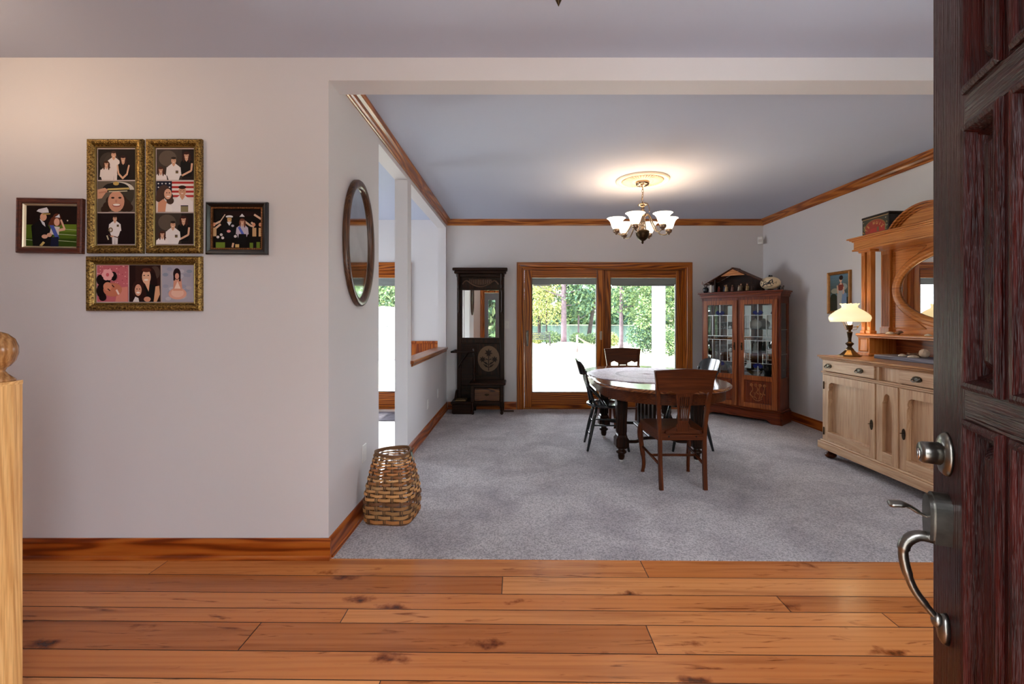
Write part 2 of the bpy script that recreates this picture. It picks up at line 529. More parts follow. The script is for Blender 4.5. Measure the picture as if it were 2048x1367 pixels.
def carpet_mat():
    k = NT('grey_lilac_carpet'); v = k.obj()
    n1 = k.noise(v, 240, 3); n2 = k.noise(v, 2.6, 6, .6); n3 = k.noise(v, 95, 3)
    c = k.ramp(n1.outputs[0], [(.3, hx(168, 160, 162)), (.5, hx(224, 216, 217)), (.7, hx(250, 244, 243))])
    c = k.mix(.55, c, k.ramp(n3.outputs[0], [(.38, hx(118, 112, 118)), (.58, (1, 1, 1))]), 'MULTIPLY')
    c = k.mix(.6, c, k.ramp(n2.outputs[0], [(.32, hx(182, 176, 184)), (.6, (1, 1, 1))]), 'MULTIPLY')
    k.link(c, k.b.inputs['Base Color'])
    k.b.inputs['Roughness'].default_value = 1; k.b.inputs['Specular IOR Level'].default_value = .05
    k.b.inputs['Sheen Weight'].default_value = .25
    ad = k.node('ShaderNodeMath', operation='ADD')
    k.link(n1.outputs[0], ad.inputs[0]); k.link(n3.outputs[0], ad.inputs[1])
    k.bump(ad.outputs[0], 1.0, .012)
    return k.m
cp = MB()
cp.prism([(XL, YH), (XR, YH-SH*4.58), (XR, YB), (XL, YB)], -.1, 0.004)
struct('floor_carpet', cp, carpet_mat(), 'grey lilac cut pile carpet of the dining room')
tl = MB().box(-4.2, YH, -.1, XL, YB+.1, 0.002)
struct('floor_side_room', tl, plain('pale_vinyl', (.72, .7, .66), .22, 0, .5, .2, .03, 40, .05, 3), 'pale glossy floor of the room beyond the left openings')

w = MB()
w.box(-4.2, YH, 0, XL, YH+.12, H)
struct('wall_hall', w, WALL, 'lilac grey hall wall hung with family photographs')
w = MB()
w.box(XLO, YH+.12, 0, XL, 3.347, H)
w.box(XLO, 3.347, 2.614, XL, 6.455, H)
w.box(XLO, 4.22, 0, XL, 4.36, 2.614)
w.box(XLO, 4.36, 0, XL, 6.455, .872)
w.box(XLO, 6.455, 0, XL, YB, H)
struct('wall_left', w, WALL, 'left dining room wall with a doorway, a slim post and a pass-through opening')
w = MB()
for a_, b_, z0, z1 in ((-.2, .50, 0, H), (.50, 1.40, 0, .8), (.50, 1.40, 2.2, H), (1.40, YB+.12, 0, H)): w.box(XR, a_, z0, XR+.12, b_, z1)
struct('wall_right', w, WALL, 'right dining room wall')
O1 = (.065, 2.42, 2.035); O2 = (-3.92, -1.64, 2.035)
w = MB()
xs = [-4.32, O2[0], O2[1], O1[0], O1[1], XR]
for a, b, lo in ((xs[0], xs[1], 0), (xs[1], xs[2], O2[2]), (xs[2], xs[3], 0), (xs[3], xs[4], O1[2]), (xs[4], xs[5], 0)):
    w.box(a, YB, lo, b, YB+.14, H)
struct('wall_back', w, WALL, 'back wall with the sliding glass door')
w = MB()
for a_, b_, z0, z1 in ((YH, 4.65, 0, H), (4.65, 6.15, 0, .35), (4.65, 6.15, 2.45, H), (6.15, YB, 0, H)): w.box(-4.32, a_, z0, -4.2, b_, z1)
struct('wall_side_room', w, WALL)
w = MB().box(-4.32, -.2, 0, -4.2, YH, H)
struct('wall_hall_end', w, WALL)
# entrance wall behind the camera: door opening with side light and transom
w = MB()
for a, b, z0, z1 in ((-4.32, -1.02, 0, H), (-1.02, .50, 2.52, H), (.50, 1.45, 0, H), (1.45, 3.05, 0, .6), (1.45, 3.05, 2.4, H), (3.05, XR+.12, 0, H)):
    w.box(a, -.17, z0, b, -.04, z1)
struct('wall_entrance', w, WALL)
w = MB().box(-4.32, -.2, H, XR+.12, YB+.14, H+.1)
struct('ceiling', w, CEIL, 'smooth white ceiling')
w = MB().box(XL, YH, 2.615, XR, 2.62, H)
struct('wall_beam', w, WALL, 'dropped beam over the dining room entrance')

# crown moulding and baseboards
CR = [(0, 0), (.0, -.082), (.008, -.084), (.014, -.078), (.016, -.066), (.026, -.058), (.034, -.040), (.050, -.026), (.053, -.018), (.062, -.013), (.064, 0)]
def run(name, path, prof, mats, z=0.0, label=None):
    mb = MB().sweep([(p[0], p[1], z) for p in path], prof)
    return struct(name, mb, mats, label)
run('trim_1', [(XL, YB), (XL, 2.62)], CR, crownwood('y'), H, 'stained wood crown moulding on the left wall')
run('trim_2', [(XR, YB), (XL, YB)], CR, crownwood('x'), H, 'stained wood crown moulding on the back wall')
run('trim_3', [(XR, 2.62), (XR, YB)], CR, crownwood('y'), H, 'stained wood crown moulding on the right wall')
BS = [(0, 0), (0, .112), (.006, .112), (.010, .104), (.014, .092), (.015, .022), (.022, .016), (.026, .006), (.026, 0)]
run('baseboard_hall', [(XL+.015, YH), (-4.2, YH)], BS, basew('x'), 0, 'reddish pine baseboard below the family photographs')
run('baseboard_left_stub', [(XL, 3.347), (XL, YH)], BS, basew('y'))
run('baseboard_left', [(XL, YB), (XL, 4.225)], BS, basew('y'))
run('baseboard_back', [(-.03, YB), (XL+.02, YB)], BS, basew('x'))
run('baseboard_back_right', [(XR-.02, YB), (2.53, YB)], BS, basew('x'))
run('baseboard_right', [(XR, -.04), (XR, YB)], BS, basew('y'))
# wooden ledge capping the half wall
mb = MB()
mb.box(XLO-.03, 4.335, .872, XL+.03, 6.452, .905, .006)
mb.box(XLO-.01, 4.362, .845, XL+.014, 6.45, .872, .004)
struct('trim_4', mb, crownwood('y'), 'stained wood ledge on the half wall')

# wainscot in the side room
mb = MB()
mb.box(O2[1]+.095, YB-.03, .955, XLO, YB, .99, .004)
mb.box(O2[1]+.095, YB-.016, 0, XLO, YB, .955)
x = O2[1]+.1
while x < XLO-.03:
    mb.box(x, YB-.022, .1, min(x+.05, XLO), YB-.016, .95, .003); x += .055
mb.box(O2[1]+.095, YB-.035, 0, XLO, YB-.016, .1, .003)
struct('trim_5', mb, basew('z'), 'stained beadboard wainscot in the side room')

# ------------------------------------------------------------------ sliding glass doors
BLIND = plain('grey_blind_cassette', hx(128, 134, 132), .5)
BLINDL = plain('pale_blind_slats', hx(196, 198, 190), .5)
CAS = [(0, 0), (0, .020), (.006, .026), (.03, .024), (.06, .019), (.070, .023), (.078, .014), (.085, .012), (.092, .012), (.092, 0)]
def slider(name, x0, x1, zt, label, full=True):
    root = structroot(name, ((x0+x1)/2, YB, 0), 0, label)
    cx = (x0+x1)/2; hw = (x1-x0)/2
    def casing(pts, axis, nm):
        g = MB()
        vs = []; fs = []; k = len(CAS)
        for (px, pz, dx, dz) in pts:
            for s, h in CAS: vs.append((px+dx*s, -h, pz+dz*s))
        for q in range(k-1): fs.append((q, q+1, k+q+1, k+q))
        fs.append(tuple(range(k))); fs.append(tuple(k+q for q in range(k)))
        g.add(vs, fs); return g.build(nm, pine(axis), root)
    W = .090
    casing([(-hw-W, 0, 1, 0), (-hw-W, zt+W, 1, -1)], 'z', 'casing_jamb')
    casing([(hw+W, 0, -1, 0), (hw+W, zt+W, -1, -1)], 'z', 'casing_jamb')
    casing([(-hw-W, zt+W, 1, -1), (hw+W, zt+W, -1, -1)], 'x', 'casing_head')
    g = MB()
    g.box(-hw, 0, 0, -hw+.02, .13, zt); g.box(hw-.02, 0, 0, hw, .13, zt)
    g.build('jamb', pine('z'), root)
    g = MB().box(-hw+.02, 0, zt-.016, hw-.02, .13, zt).box(-hw+.02, .0, 0, hw-.02, .13, .018)
    g.build('track_frame', pine('x'), root)
    def sash(nm, a, b, y, gl, gr, z0, z1, handle):
        s = MB()
        sw = MB().box(a, y, .019, gl, y+.045, zt-.017, .004).box(gr, y, .019, b, y+.045, zt-.017, .004).build(nm, pine('z'), root)
        MB().box(gl, y+.002, .019, gr, y+.043, z0, .003).box(gl, y+.002, z1, gr, y+.043, zt-.017, .003).build('rail', pine('x'), sw)
        bd = MB()
        for (p, q, r_, t) in ((gl, gl+.012, z0, z1), (gr-.012, gr, z0, z1)): bd.box(p, y+.004, r_, q, y+.04, t, .002)
        bd.box(gl, y+.004, z0, gr, y+.04, z0+.010, .002)
        bd.build('glass_stop', plain('grey_glass_stop', hx(110, 112, 104), .5) if 'gs' not in WC else WC['gs'], sw)
        MB().box(gl, y+.026, z0, gr, y+.030, z1).build('glass_pane', PANE, sw)
        c = MB().box(gl+.012, y+.006, z1-.095, gr-.012, y+.025, z1-.002, .003)
        c.box(gl+.012, y+.004, z1-.05, gr-.012, y+.006, z1-.043, .001)
        bl = c.build('blind_cassette', BLIND, sw)
        MB().box(gl+.02, y+.012, z1-.118, (gl+gr)/2-.2 if handle else gr-.02, y+.024, z1-.095, .002).build('blind_slats', BLINDL if handle else BLIND, bl)
        return sw
    if full:
        s1 = sash('sliding_sash', -hw+.021, -.005, .018, .192-cx, 1.136-cx, .24, 1.904, True)
        s2 = sash('fixed_sash', .018, hw-.021, .070, 1.344-cx, 2.306-cx, .24, 1.908, False)
        hd = MB().tube(bez([(.128-cx, .016, 1.135), (.124-cx, -.012, 1.12), (.122-cx, -.022, 1.03), (.124-cx, -.012, .94), (.128-cx, .016, .922)], 6), .008, 8)
        hd.box(.116-cx, .010, .915, .142-cx, .018, 1.142, .003)
        hd.build('handle', NICKEL, s1)
        MB().box(1.178-cx, .008, 1.005, 1.212-cx, .018, 1.13, .003).box(1.186-cx, 0, 1.02, 1.204-cx, .008, 1.115, .003).build('latch_plate', plain('tan_latch', hx(168, 150, 130), .4), s1)
        MB().box(-.012, .064, .019, .0175, .118, zt-.017).build('meeting_stile', pine('z'), root)
    else:
        s1 = sash('sliding_sash', -hw+.021, -.005, .018, -hw+.14, -.12, .24, 1.904, False)
        s2 = sash('fixed_sash', .018, hw-.021, .070, .13, hw-.13, .24, 1.908, False)
    return root
WC['gs'] = plain('grey_glass_stop', hx(110, 112, 104), .5)
slider('door_1', *O1, 'two panel sliding glass door in a honey pine frame')
slider('door_2', *O2, 'sliding glass door of the side room seen through the doorway', False)

# ------------------------------------------------------------------ entrance: side light, transom, added unseen windows
GREYD = plain('grey_door_paint', hx(120, 128, 140), .45)
root = structroot('window_1', (-.76, -.105, 0), 0, 'leaded side light and transom of the entrance')
mb = MB()
mb.box(-.26, -.06, 0, -.22, .06, 2.50); mb.box(.20, -.06, 0, .24, .06, 2.06); mb.box(1.20, -.06, 0, 1.255, .06, 2.5)
mb.box(-.22, -.06, 2.06, 1.20, .06, 2.12); mb.box(-.22, -.06, 2.44, 1.20, .06, 2.50)
mb.build('entrance_frame', pine('z'), root)
mb = MB()
mb.plate([(-.22, .01), (.20, .01), (.20, 2.05), (-.22, 2.05)], [[(-.11, .5), (.09, .5), (.09, 1.85), (-.11, 1.85)]], -.02, .02, 'xz')
mb.build('side_light_panel', GREYD, root)
g1 = MB().box(-.11, -.003, .5, .09, .003, 1.85).build('leaded_glass', PANE, root)
mb = MB()
for u in (-.06, -.01, .04): mb.box(u-.003, -.006, .5, u+.003, .006, 1.85)
for v in (.7, .9, 1.17, 1.45, 1.65): mb.box(-.11, -.006, v-.003, .09, .006, v+.003)
mb.build('lead_lines', LEAD, g1)
g2 = MB().box(-.22, -.003, 2.12, 1.20, .003, 2.44).build('transom_glass', PANE, root)
mb = MB()
for u in (.05, .3, .49, .68, .95): mb.box(u-.003, -.006, 2.12, u+.003, .006, 2.44)
mb.box(-.22, -.006, 2.28, 1.2, .006, 2.286)
mb.build('transom_lead_lines', LEAD, g2)
CW = [(0, 0), (0, .02), (.012, .026), (.075, .016), (.085, .012), (.085, 0)]
mb = MB(); mb.frame(-1.10, -.2, .58, 2.6, CW, 'yz', M=None)
mb.v = [(p[1], -.04 + p[0], max(0.0, p[2])) for p in mb.v]
struct('trim_6', mb, pine('z'), 'stained casing round the entrance')
def added_window(name, loc, rz, hw, hh, label):  # windows added in unseen walls to bring more daylight indoors
    root = structroot(name, loc, rz, label)
    mb = MB()
    mb.plate([(-hw, -hh), (hw, -hh), (hw, hh), (-hw, hh)], [[(-hw+.05, -hh+.05), (-.03, -hh+.05), (-.03, hh-.05), (-hw+.05, hh-.05)], [(.03, -hh+.05), (hw-.05, -hh+.05), (hw-.05, hh-.05), (.03, hh-.05)]], -.06, .06, 'xz')
    mb.build('window_frame', pine('z'), root)
    MB().box(-hw+.05, -.003, -hh+.05, -.03, .003, hh-.05).build('glass_pane', PANE, root)
    MB().box(.03, -.003, -hh+.05, hw-.05, .003, hh-.05).build('glass_pane', PANE, root)
added_window('window_added_2', (2.25, -.105, 1.50), 0, .80, .90, 'added unseen front window, for more daylight in the hall')
added_window('window_added_3', (XR+.06, .95, 1.5), PI/2, .45, .70, 'added unseen right wall window, for more daylight indoors')
added_window('window_added_4', (-4.26, 5.40, 1.40), PI/2, .75, 1.05, 'added unseen side room window, for more daylight indoors')

# ------------------------------------------------------------------ entrance door, standing open
def entrance_door():
    root = structroot('door_3', (.453, .07, 0), math.atan2(.911, .413), 'dark mahogany carved entrance door standing open')
    Wd = .91; Z0, Z1 = .012, 2.045
    cols = [(.132, .249), (.275, .635), (.661, .778)]
    cols = [(Wd-b, Wd-a) for a, b in cols]
    rowsz = [(.22, 1.137), (1.190, 1.6436), (1.698, 1.905)]
    holes = [[(a, c), (b, c), (b, d), (a, d)] for a, b in cols for c, d in rowsz]
    leaf = MB().plate([(0, Z0), (Wd, Z0), (Wd, Z1), (0, Z1)], holes, -.044, 0, 'xz').build('door_leaf', [mahog('z')], root)
    mo = [(0, -.006), (0, .006), (.006, .0095), (.012, .008), (.016, -.001), (.019, -.008), (.024, -.006), (.027, -.014), (.030, -.018), (.033, -.018), (.050, -.004), (.053, -.003)]
    inv = lambda s: [(a, b) for a, b in s]
    rails = MB()
    zr = [(1.137, 1.190), (1.6436, 1.698)]
    for a, b in zr: rails.box(Wd-.778, 0, a+.0006, Wd-.132, .0012, b-.0006)
    rails.build('cross_rail', mahog('x'), root)
    for a, b in cols:
        for c, d in rowsz:
            p = MB()
            g = [(s, h) for s, h in mo if s < (b-a)/2-.004]
            p.frame(a, c, b, d, g, 'xz', 0, True)
            p.build('raised_panel', mahog('z'), root)
    # dead bolt
    xc = Wd-.060
    M = T(xc, 0, 1.057) @ RX(R(-90))
    pl = MB().lathe([(.0, .012), (.020, .012), (.030, .009), (.034, .004), (.035, 0)], 32, M=M @ Matrix.Diagonal((.86, 1.18, 1, 1)))
    db = pl.build('deadbolt', NICKEL, root)
    MB().lathe([(.021, .008), (.020, .036), (.018, .040), (.0, .041)], 32, M=M).build('lock_cylinder', NICKEL, db)
    MB().lathe([(.009, .041), (.009, .043), (.0, .044)], 20, M=M @ T(0, .004, 0) @ Matrix.Diagonal((.7, 1.2, 1, 1))).build('key_plug', CHROME, db)
    # grip handle set
    zc = .940
    M = T(xc-.002, 0, zc) @ RX(R(-90))
    pts = ell(0, .010, .025, .034, 20, 0, PI) + [(-.024, -.018), (-.020, -.048), (.020, -.048), (.024, -.018)]
    hs = MB().prism(pts, 0, .024, 'xz', M=T(xc-.002, 0, zc)).prism([(p[0]*.8, p[1]*.88) for p in pts], .024, .031, 'xz', M=T(xc-.002, 0, zc)).build('handle_set', NICKEL, root)
    MB().tube(bez([(xc, .022, zc-.008), (xc, .04, zc+.0), (xc, .062, zc+.012), (xc, .088, zc+.010)], 6), [.006]*7+[.009]*6+[.013]*5+[.010], 10, flat=.45).build('thumb_latch', NICKEL, hs)
    MB().tube(bez([(xc, .012, zc-.046), (xc, .042, zc-.044), (xc, .062, zc-.062), (xc, .064, zc-.095), (xc, .050, zc-.145), (xc, .028, zc-.178), (xc, .014, zc-.196)], 8),
              [.010]*10+[.0105]*10+[.0085]*9+[.007]*10+[.006]*10, 10).build('pull_grip', NICKEL, hs)
    MB().lathe([(.0, .014), (.012, .013), (.018, .008), (.020, 0)], 24, M=T(xc, 0, zc-.212) @ RX(R(-90)) @ Matrix.Diagonal((.82, 1.5, 1, 1))).ball((xc, .014, zc-.198), (.011, .010, .014)).build('grip_foot', NICKEL, hs)
    return root
entrance_door()

# ------------------------------------------------------------------ small fittings on walls, ceiling and floor
def outlet(nm, label, loc, plane, switch=False):
    t = thing(nm, label, 'light switch' if switch else 'outlet', loc, 0, None if switch else 'wall outlets')
    m = MB().frame(-.035, -.057, .035, .057, [(0, 0), (0, .004), (.003, .006)], plane, 0, True)
    p = m.build('cover_plate', WHITE, t)
    q = MB(); g = MAPS[plane]
    if switch:
        q.frame(-.006, -.012, .006, .012, [(0, .006), (.001, .014)], plane, 0, True)
        q.build('toggle', WHITE, t)
    else:
        for s in (-.02, .02):
            q.frame(-.014, s-.013, .014, s+.013, [(0, .006), (.002, .008)], plane, 0, True)
        q.build('socket', WHITE, t)
outlet('wall_outlet', 'white outlet plate on the wall just behind the woven basket', (XL, 3.03, .41), 'left')
outlet('wall_outlet', 'white outlet plate on the half wall, farther from the dark hall tree', (XL, 5.15, .338), 'left')
outlet('wall_outlet', 'white outlet plate on the half wall, close to the dark hall tree', (XL, 5.80, .35), 'left')
outlet('light_switch', 'white toggle switch plate between the hall tree and the sliding door', (-.166, YB, 1.224), 'hall', True)
t = thing('motion_sensor', 'white motion sensor high in the back right corner', 'sensor', (3.455, 6.43, 2.43))
MB().box(-.035, -.02, -.055, .035, .02, .055, .010, M=RZ(R(-40))).build('sensor_body', WHITE, t)
MB().box(-.024, -.023, -.03, .024, -.019, .012, .003, M=RZ(R(-40))).build('sensor_lens', plain('frosted_lens', hx(200, 196, 190), .3), t)
MB().box(-.02, -.0, -.045, .02, .085, .02, .004, M=RZ(R(-40))).build('corner_bracket', WHITE, t)
t = thing('floor_register', 'brown floor vent in the carpet between the hall tree and sliding door', 'floor vent', (-.14, 6.36, .004))
MB().plate([(-.075, -.05), (.075, -.05), (.075, .05), (-.075, .05)], [[(x, -.035), (x+.006, -.035), (x+.006, .035), (x, .035)] for x in [-.062+.0125*i for i in range(10)]], 0, .007).build('vent_grille', plain('brown_vent_metal', hx(74, 52, 36), .45, .5), t)
MB().box(-.068, -.043, .0005, .068, .043, .002).build('vent_damper', IRON, t)
# ------------------------------------------------------------------ framed family photographs
GOLD = None
def gold_mat():
    k = NT('antique_gold_leaf'); v = k.obj()
    n = k.noise(v, 120, 5)
    k.link(k.ramp(n.outputs[0], [(.32, hx(40, 26, 10)), (.5, hx(128, 98, 46)), (.72, hx(196, 164, 92))]), k.b.inputs['Base Color'])
    k.b.inputs['Metallic'].default_value = .75; k.b.inputs['Roughness'].default_value = .36
    k.bump(n.outputs[0], .5, .004)
    return k.m
GOLD = gold_mat()
GOLDLINE = plain('gilt_inner_lip', hx(150, 128, 78), .35, .8)
REDWOOD = wood('reddish_frame_wood', hx(52, 18, 10), hx(88, 36, 20), hx(116, 56, 32), 'x', .3, 3, .3, .3)
SILVERLIP = plain('pale_gilt_lip', hx(206, 190, 160), .3, .5)
BLACKF = plain('black_lacquer_frame', (.006, .005, .005), .25, 0, .5, .3)
BRONZEF = plain('bronze_bead_trim', hx(130, 86, 52), .35, .7)
BACKING = plain('picture_backing', hx(90, 70, 50), .8)

def person(a, x, y, s, top, skin=(206, 160, 132), hair=(52, 34, 26), long=False, cap=False, legs=None, arms=True, lean=0):
    """a small printed figure: x,y = middle of the neck, s = head height"""
    if long: a.oval(x, y+s*.40, s*.66, s*.78, hair); a.oval(x+s*.05, y-s*.2, s*.68, s*.6, hair)
    if legs:
        a.poly([(x-s*.62, y-s*2.2), (x+s*.62, y-s*2.2), (x+s*.5, y-s*5.2), (x+s*.06, y-s*5.2), (x, y-s*2.9), (x-s*.06, y-s*5.2), (x-s*.5, y-s*5.2)], legs)
    a.poly([(x-s*.22, y+.1*s), (x+s*.22, y+.1*s), (x+s*.95, y-s*.45), (x+s*1.05, y-s*1.9), (x+s*.72, y-s*2.9), (x-s*.72, y-s*2.9), (x-s*1.05, y-s*1.9), (x-s*.95, y-s*.45)], top)
    a.poly([(x-s*.2, y+s*.2), (x+s*.2, y+s*.2), (x+s*.26, y-s*.1), (x, y-s*.45), (x-s*.26, y-s*.1)], skin)
    a.oval(x, y+s*.5, s*.40, s*.54, skin)
    if long:
        a.oval(x-s*.02, y+s*.95, s*.44, s*.24, hair); a.oval(x-s*.45, y+s*.1, s*.15, s*.62, hair); a.oval(x+s*.45, y+s*.05, s*.16, s*.66, hair)
    elif not cap:
        a.oval(x, y+s*.93, s*.41, s*.2, hair)
    if cap:
        a.oval(x, y+s*1.02, s*.66, s*.24, (226, 226, 228)); a.rect(x-s*.42, y+s*.76, x+s*.42, y+s*.9, (20, 18, 18))
        a.line(x-s*.42, y+s*.78, x+s*.42, y+s*.78, s*.07, (196, 164, 90))
    dk = tuple(int(c*.45) for c in skin)
    a.oval(x-s*.16, y+s*.56, s*.06, s*.035, dk); a.oval(x+s*.16, y+s*.56, s*.06, s*.035, dk)
    a.oval(x, y+s*.26, s*.13, s*.05, (240, 220, 210)); a.line(x+s*.02, y+s*.52, x+s*.04, y+s*.38, s*.04, tuple(int(c*.8) for c in skin))
    if arms:
        a.line(x-s*.95, y-s*.55, x-s*1.1, y-s*1.9, s*.34, top); a.line(x+s*.95, y-s*.55, x+s*1.1, y-s*1.9, s*.34, top)
W_ = (222, 212, 208); B_ = (16, 14, 16)
DKBG = (30, 22, 20)
def medal(a, x, y, s): a.rect(x-s*.22, y-s*.25, x+s*.22, y+s*.2, (110, 96, 66)); a.rect(x-s*.2, y+s*.08, x+s*.2, y+s*.2, (60, 44, 60))
def ph_family1(a, x, y, w, h):
    a.rect(x, y, x+w, y+h, DKBG); a.oval(x+w*.3, y+h*.6, w*.26, h*.3, (58, 50, 44)); a.oval(x+w*.35, y+h*.5, w*.2, h*.35, (66, 57, 50))
    person(a, x+w*.42, y+h*.72, h*.19, W_, legs=W_, hair=(66, 44, 34))
    person(a, x+w*.23, y+h*.42, h*.17, W_, long=True, hair=(70, 42, 28))
    person(a, x+w*.68, y+h*.57, h*.19, B_, long=True, hair=(46, 24, 22), arms=False)
    a.line(x+w*.53, y+h*.48, x+w*.56, y+h*.2, h*.05, (214, 170, 140)); a.line(x+w*.84, y+h*.48, x+w*.78, y+h*.16, h*.05, (214, 170, 140))
    a.line(x+w*.56, y+h*.2, x+w*.68, y+h*.04, h*.06, (214, 170, 140)); a.line(x+w*.78, y+h*.18, x+w*.66, y+h*.04, h*.06, (214, 170, 140))
def ph_cap(a, x, y, w, h):
    a.rect(x, y, x+w, y+h, (98, 88, 76)); a.oval(x+w*.8, y+h*.6, w*.18, h*.36, (60, 54, 44))
    for dx, dy, r in ((.28, .18, .2), (.72, .22, .26), (.84, .14, .16), (.2, .08, .16), (.62, .36, .24), (.36, .36, .2)): a.oval(x+w*dx, y+h*dy, w*r*.7, h*r*.8, (50, 32, 24))
    a.oval(x+w*.5, y+h*.34, w*.22, h*.34, (206, 150, 124))
    a.oval(x+w*.41, y+h*.46, w*.045, h*.03, (52, 32, 26)); a.oval(x+w*.6, y+h*.46, w*.045, h*.03, (52, 32, 26))
    a.oval(x+w*.5, y+h*.35, w*.03, h*.05, (190, 130, 108)); a.oval(x+w*.51, y+h*.22, w*.11, h*.055, (150, 70, 64)); a.oval(x+w*.51, y+h*.232, w*.095, h*.035, (246, 236, 228))
    a.poly(ell(x+w*.56, y+h*.72, w*.42, h*.26, 18, 0, PI), (206, 200, 190)); a.poly(ell(x+w*.5, y+h*.74, w*.36, h*.22, 18, 0, PI), (26, 24, 26))
    a.poly([(x+w*.24, y+h*.64), (x+w*.86, y+h*.68), (x+w*.86, y+h*.77), (x+w*.3, y+h*.77)], (30, 27, 26)); a.line(x+w*.27, y+h*.73, x+w*.85, y+h*.76, h*.06, (196, 172, 104)); a.line(x+w*.3, y+h*.655, x+w*.8, y+h*.68, h*.025, (222, 214, 180))
    a.oval(x+w*.5, y+h*.92, w*.08, h*.06, (190, 160, 90))
    a.poly([(x, y+h*.42), (x+w*.12, y+h*.44), (x+w*.28, y+h*.72), (x+w*.2, y+h*.78), (x, y+h*.72)], (206, 156, 128)); a.line(x+w*.04, y+h*.62, x+w*.27, y+h*.66, h*.05, (186, 130, 104))
def ph_officer(a, x, y, w, h):
    a.rect(x, y, x+w, y+h, (26, 12, 16))
    person(a, x+w*.47, y+h*.74, h*.165, (232, 226, 226), legs=(224, 216, 216), hair=(60, 40, 34))
    medal(a, x+w*.55, y+h*.6, h*.16); a.oval(x+w*.36, y+h*.46, w*.06, h*.08, (120, 100, 70)); a.oval(x+w*.36, y+h*.46, w*.03, h*.045, W_)
    a.line(x+w*.3, y+h*.3, x+w*.58, y+h*.2, h*.03, (96, 66, 54)); a.oval(x+w*.4, y+h*.25, w*.05, h*.03, (208, 160, 134)); a.line(x+w*.26, y+h*.28, x+w*.3, y+h*.14, h*.04, (200, 190, 160))
def ph_family2(a, x, y, w, h, shift=0.0):
    a.rect(x, y, x+w, y+h, (62, 52, 46)); a.oval(x+w*.3, y+h*.7, w*.24, h*.26, (92, 80, 70)); a.rect(x+w*.68, y, x+w, y+h, (34, 24, 24))
    person(a, x+w*(.80-shift), y+h*.68, h*.2, B_, long=True, hair=(58, 28, 24), arms=False)
    a.line(x+w*(.95-shift), y+h*.54, x+w*(.93-shift), y+h*.3, h*.06, (220, 174, 146)); a.line(x+w*(.93-shift), y+h*.3, x+w*(.68-shift), y+h*.14, h*.06, (220, 174, 146))
    person(a, x+w*.46, y+h*.52, h*.2, (228, 222, 220), hair=(44, 30, 26)); medal(a, x+w*.55, y+h*.26, h*.2)
    person(a, x+w*.12+w*shift, y+h*.22, h*.17, (232, 224, 222), long=True, hair=(78, 44, 34))
def ph_flag(a, x, y, w, h):
    a.rect(x, y, x+w, y+h, (228, 214, 208))
    for i in range(4): a.rect(x+w*.42, y+h*(.48+.145*i), x+w, y+h*(.55+.145*i), (176, 50, 48))
    a.rect(x, y+h*.46, x+w*.42, y+h, (26, 28, 46))
    for i in range(4):
        for j in range(3): a.oval(x+w*(.06+.1*i), y+h*(.68+.12*j), w*.02, h*.022, (210, 210, 214))
    person(a, x+w*.70, y+h*.52, h*.30, (232, 226, 226), skin=(204, 152, 122), hair=(44, 26, 20)); a.rect(x+w*.66, y, x+w*.86, y+h*.2, (136, 124, 92)); a.line(x+w*.66, y+h*.2, x+w*.86, y+h*.2, h*.03, (60, 50, 80))
    for dx, dy, r in ((.1, .45, .12), (.16, .6, .15), (.34, .5, .12), (.38, .36, .1), (.22, .7, .15)): a.oval(x+w*dx, y+h*dy, w*r, h*r*1.15, (70, 50, 44))
    a.oval(x+w*.32, y+h*.58, w*.10, h*.17, (214, 164, 138)); a.oval(x+w*.33, y+h*.5, w*.05, h*.02, (246, 234, 226)); a.oval(x+w*.29, y+h*.62, w*.018, h*.014, (50, 34, 30)); a.oval(x+w*.36, y+h*.62, w*.018, h*.014, (50, 34, 30))
    a.poly([(x+w*.05, y), (x+w*.06, y+h*.3), (x+w*.2, y+h*.42), (x+w*.3, y+h*.3), (x+w*.26, y)], (206, 146, 116)); a.poly([(x+w*.25, y), (x+w*.28, y+h*.28), (x+w*.42, y+h*.2), (x+w*.44, y)], (236, 230, 228))
def ph_flower(a, x, y, w, h):
    a.rect(x, y, x+w, y+h, (196, 104, 112))
    random.seed(3)
    for i in range(60): a.oval(x+w*random.uniform(.02, .98), y+h*random.uniform(.45, .98), w*.02, h*.014, random.choice([(222, 150, 152), (168, 74, 86), (236, 180, 176)]))
    for dx, dy, r in ((.14, .3, .22), (.1, .6, .16), (.3, .6, .2), (.2, .12, .16), (.55, .7, .14)): a.oval(x+w*max(r*.75, dx), y+h*dy, w*r*.75, h*r*.9 if dy > .2 else h*.1, (22, 10, 12))
    a.poly([(x+w*.6, y), (x+w, y), (x+w, y+h*.42), (x+w*.7, y+h*.38)], (214, 136, 122))
    a.poly(ell(x+w*.52, y+h*.33, w*.30, h*.19, 20), (198, 120, 92)); a.oval(x+w*.36, y+h*.42, w*.14, h*.12, (214, 142, 112)); a.line(x+w*.36, y+h*.36, x+w*.44, y+h*.3, h*.03, (60, 30, 26)); a.line(x+w*.5, y+h*.46, x+w*.57, y+h*.4, h*.03, (60, 30, 26))
    a.line(x+w*.64, y+h*.33, x+w*.72, y+h*.2, h*.05, (240, 214, 206))
    for i in range(6): a.oval(x+w*(.36+.1*math.cos(i*1.05)), y+h*(.74+.09*math.sin(i*1.05)), w*.09, h*.075, (236, 170, 170))
    a.oval(x+w*.36, y+h*.74, w*.05, h*.05, (206, 96, 104))
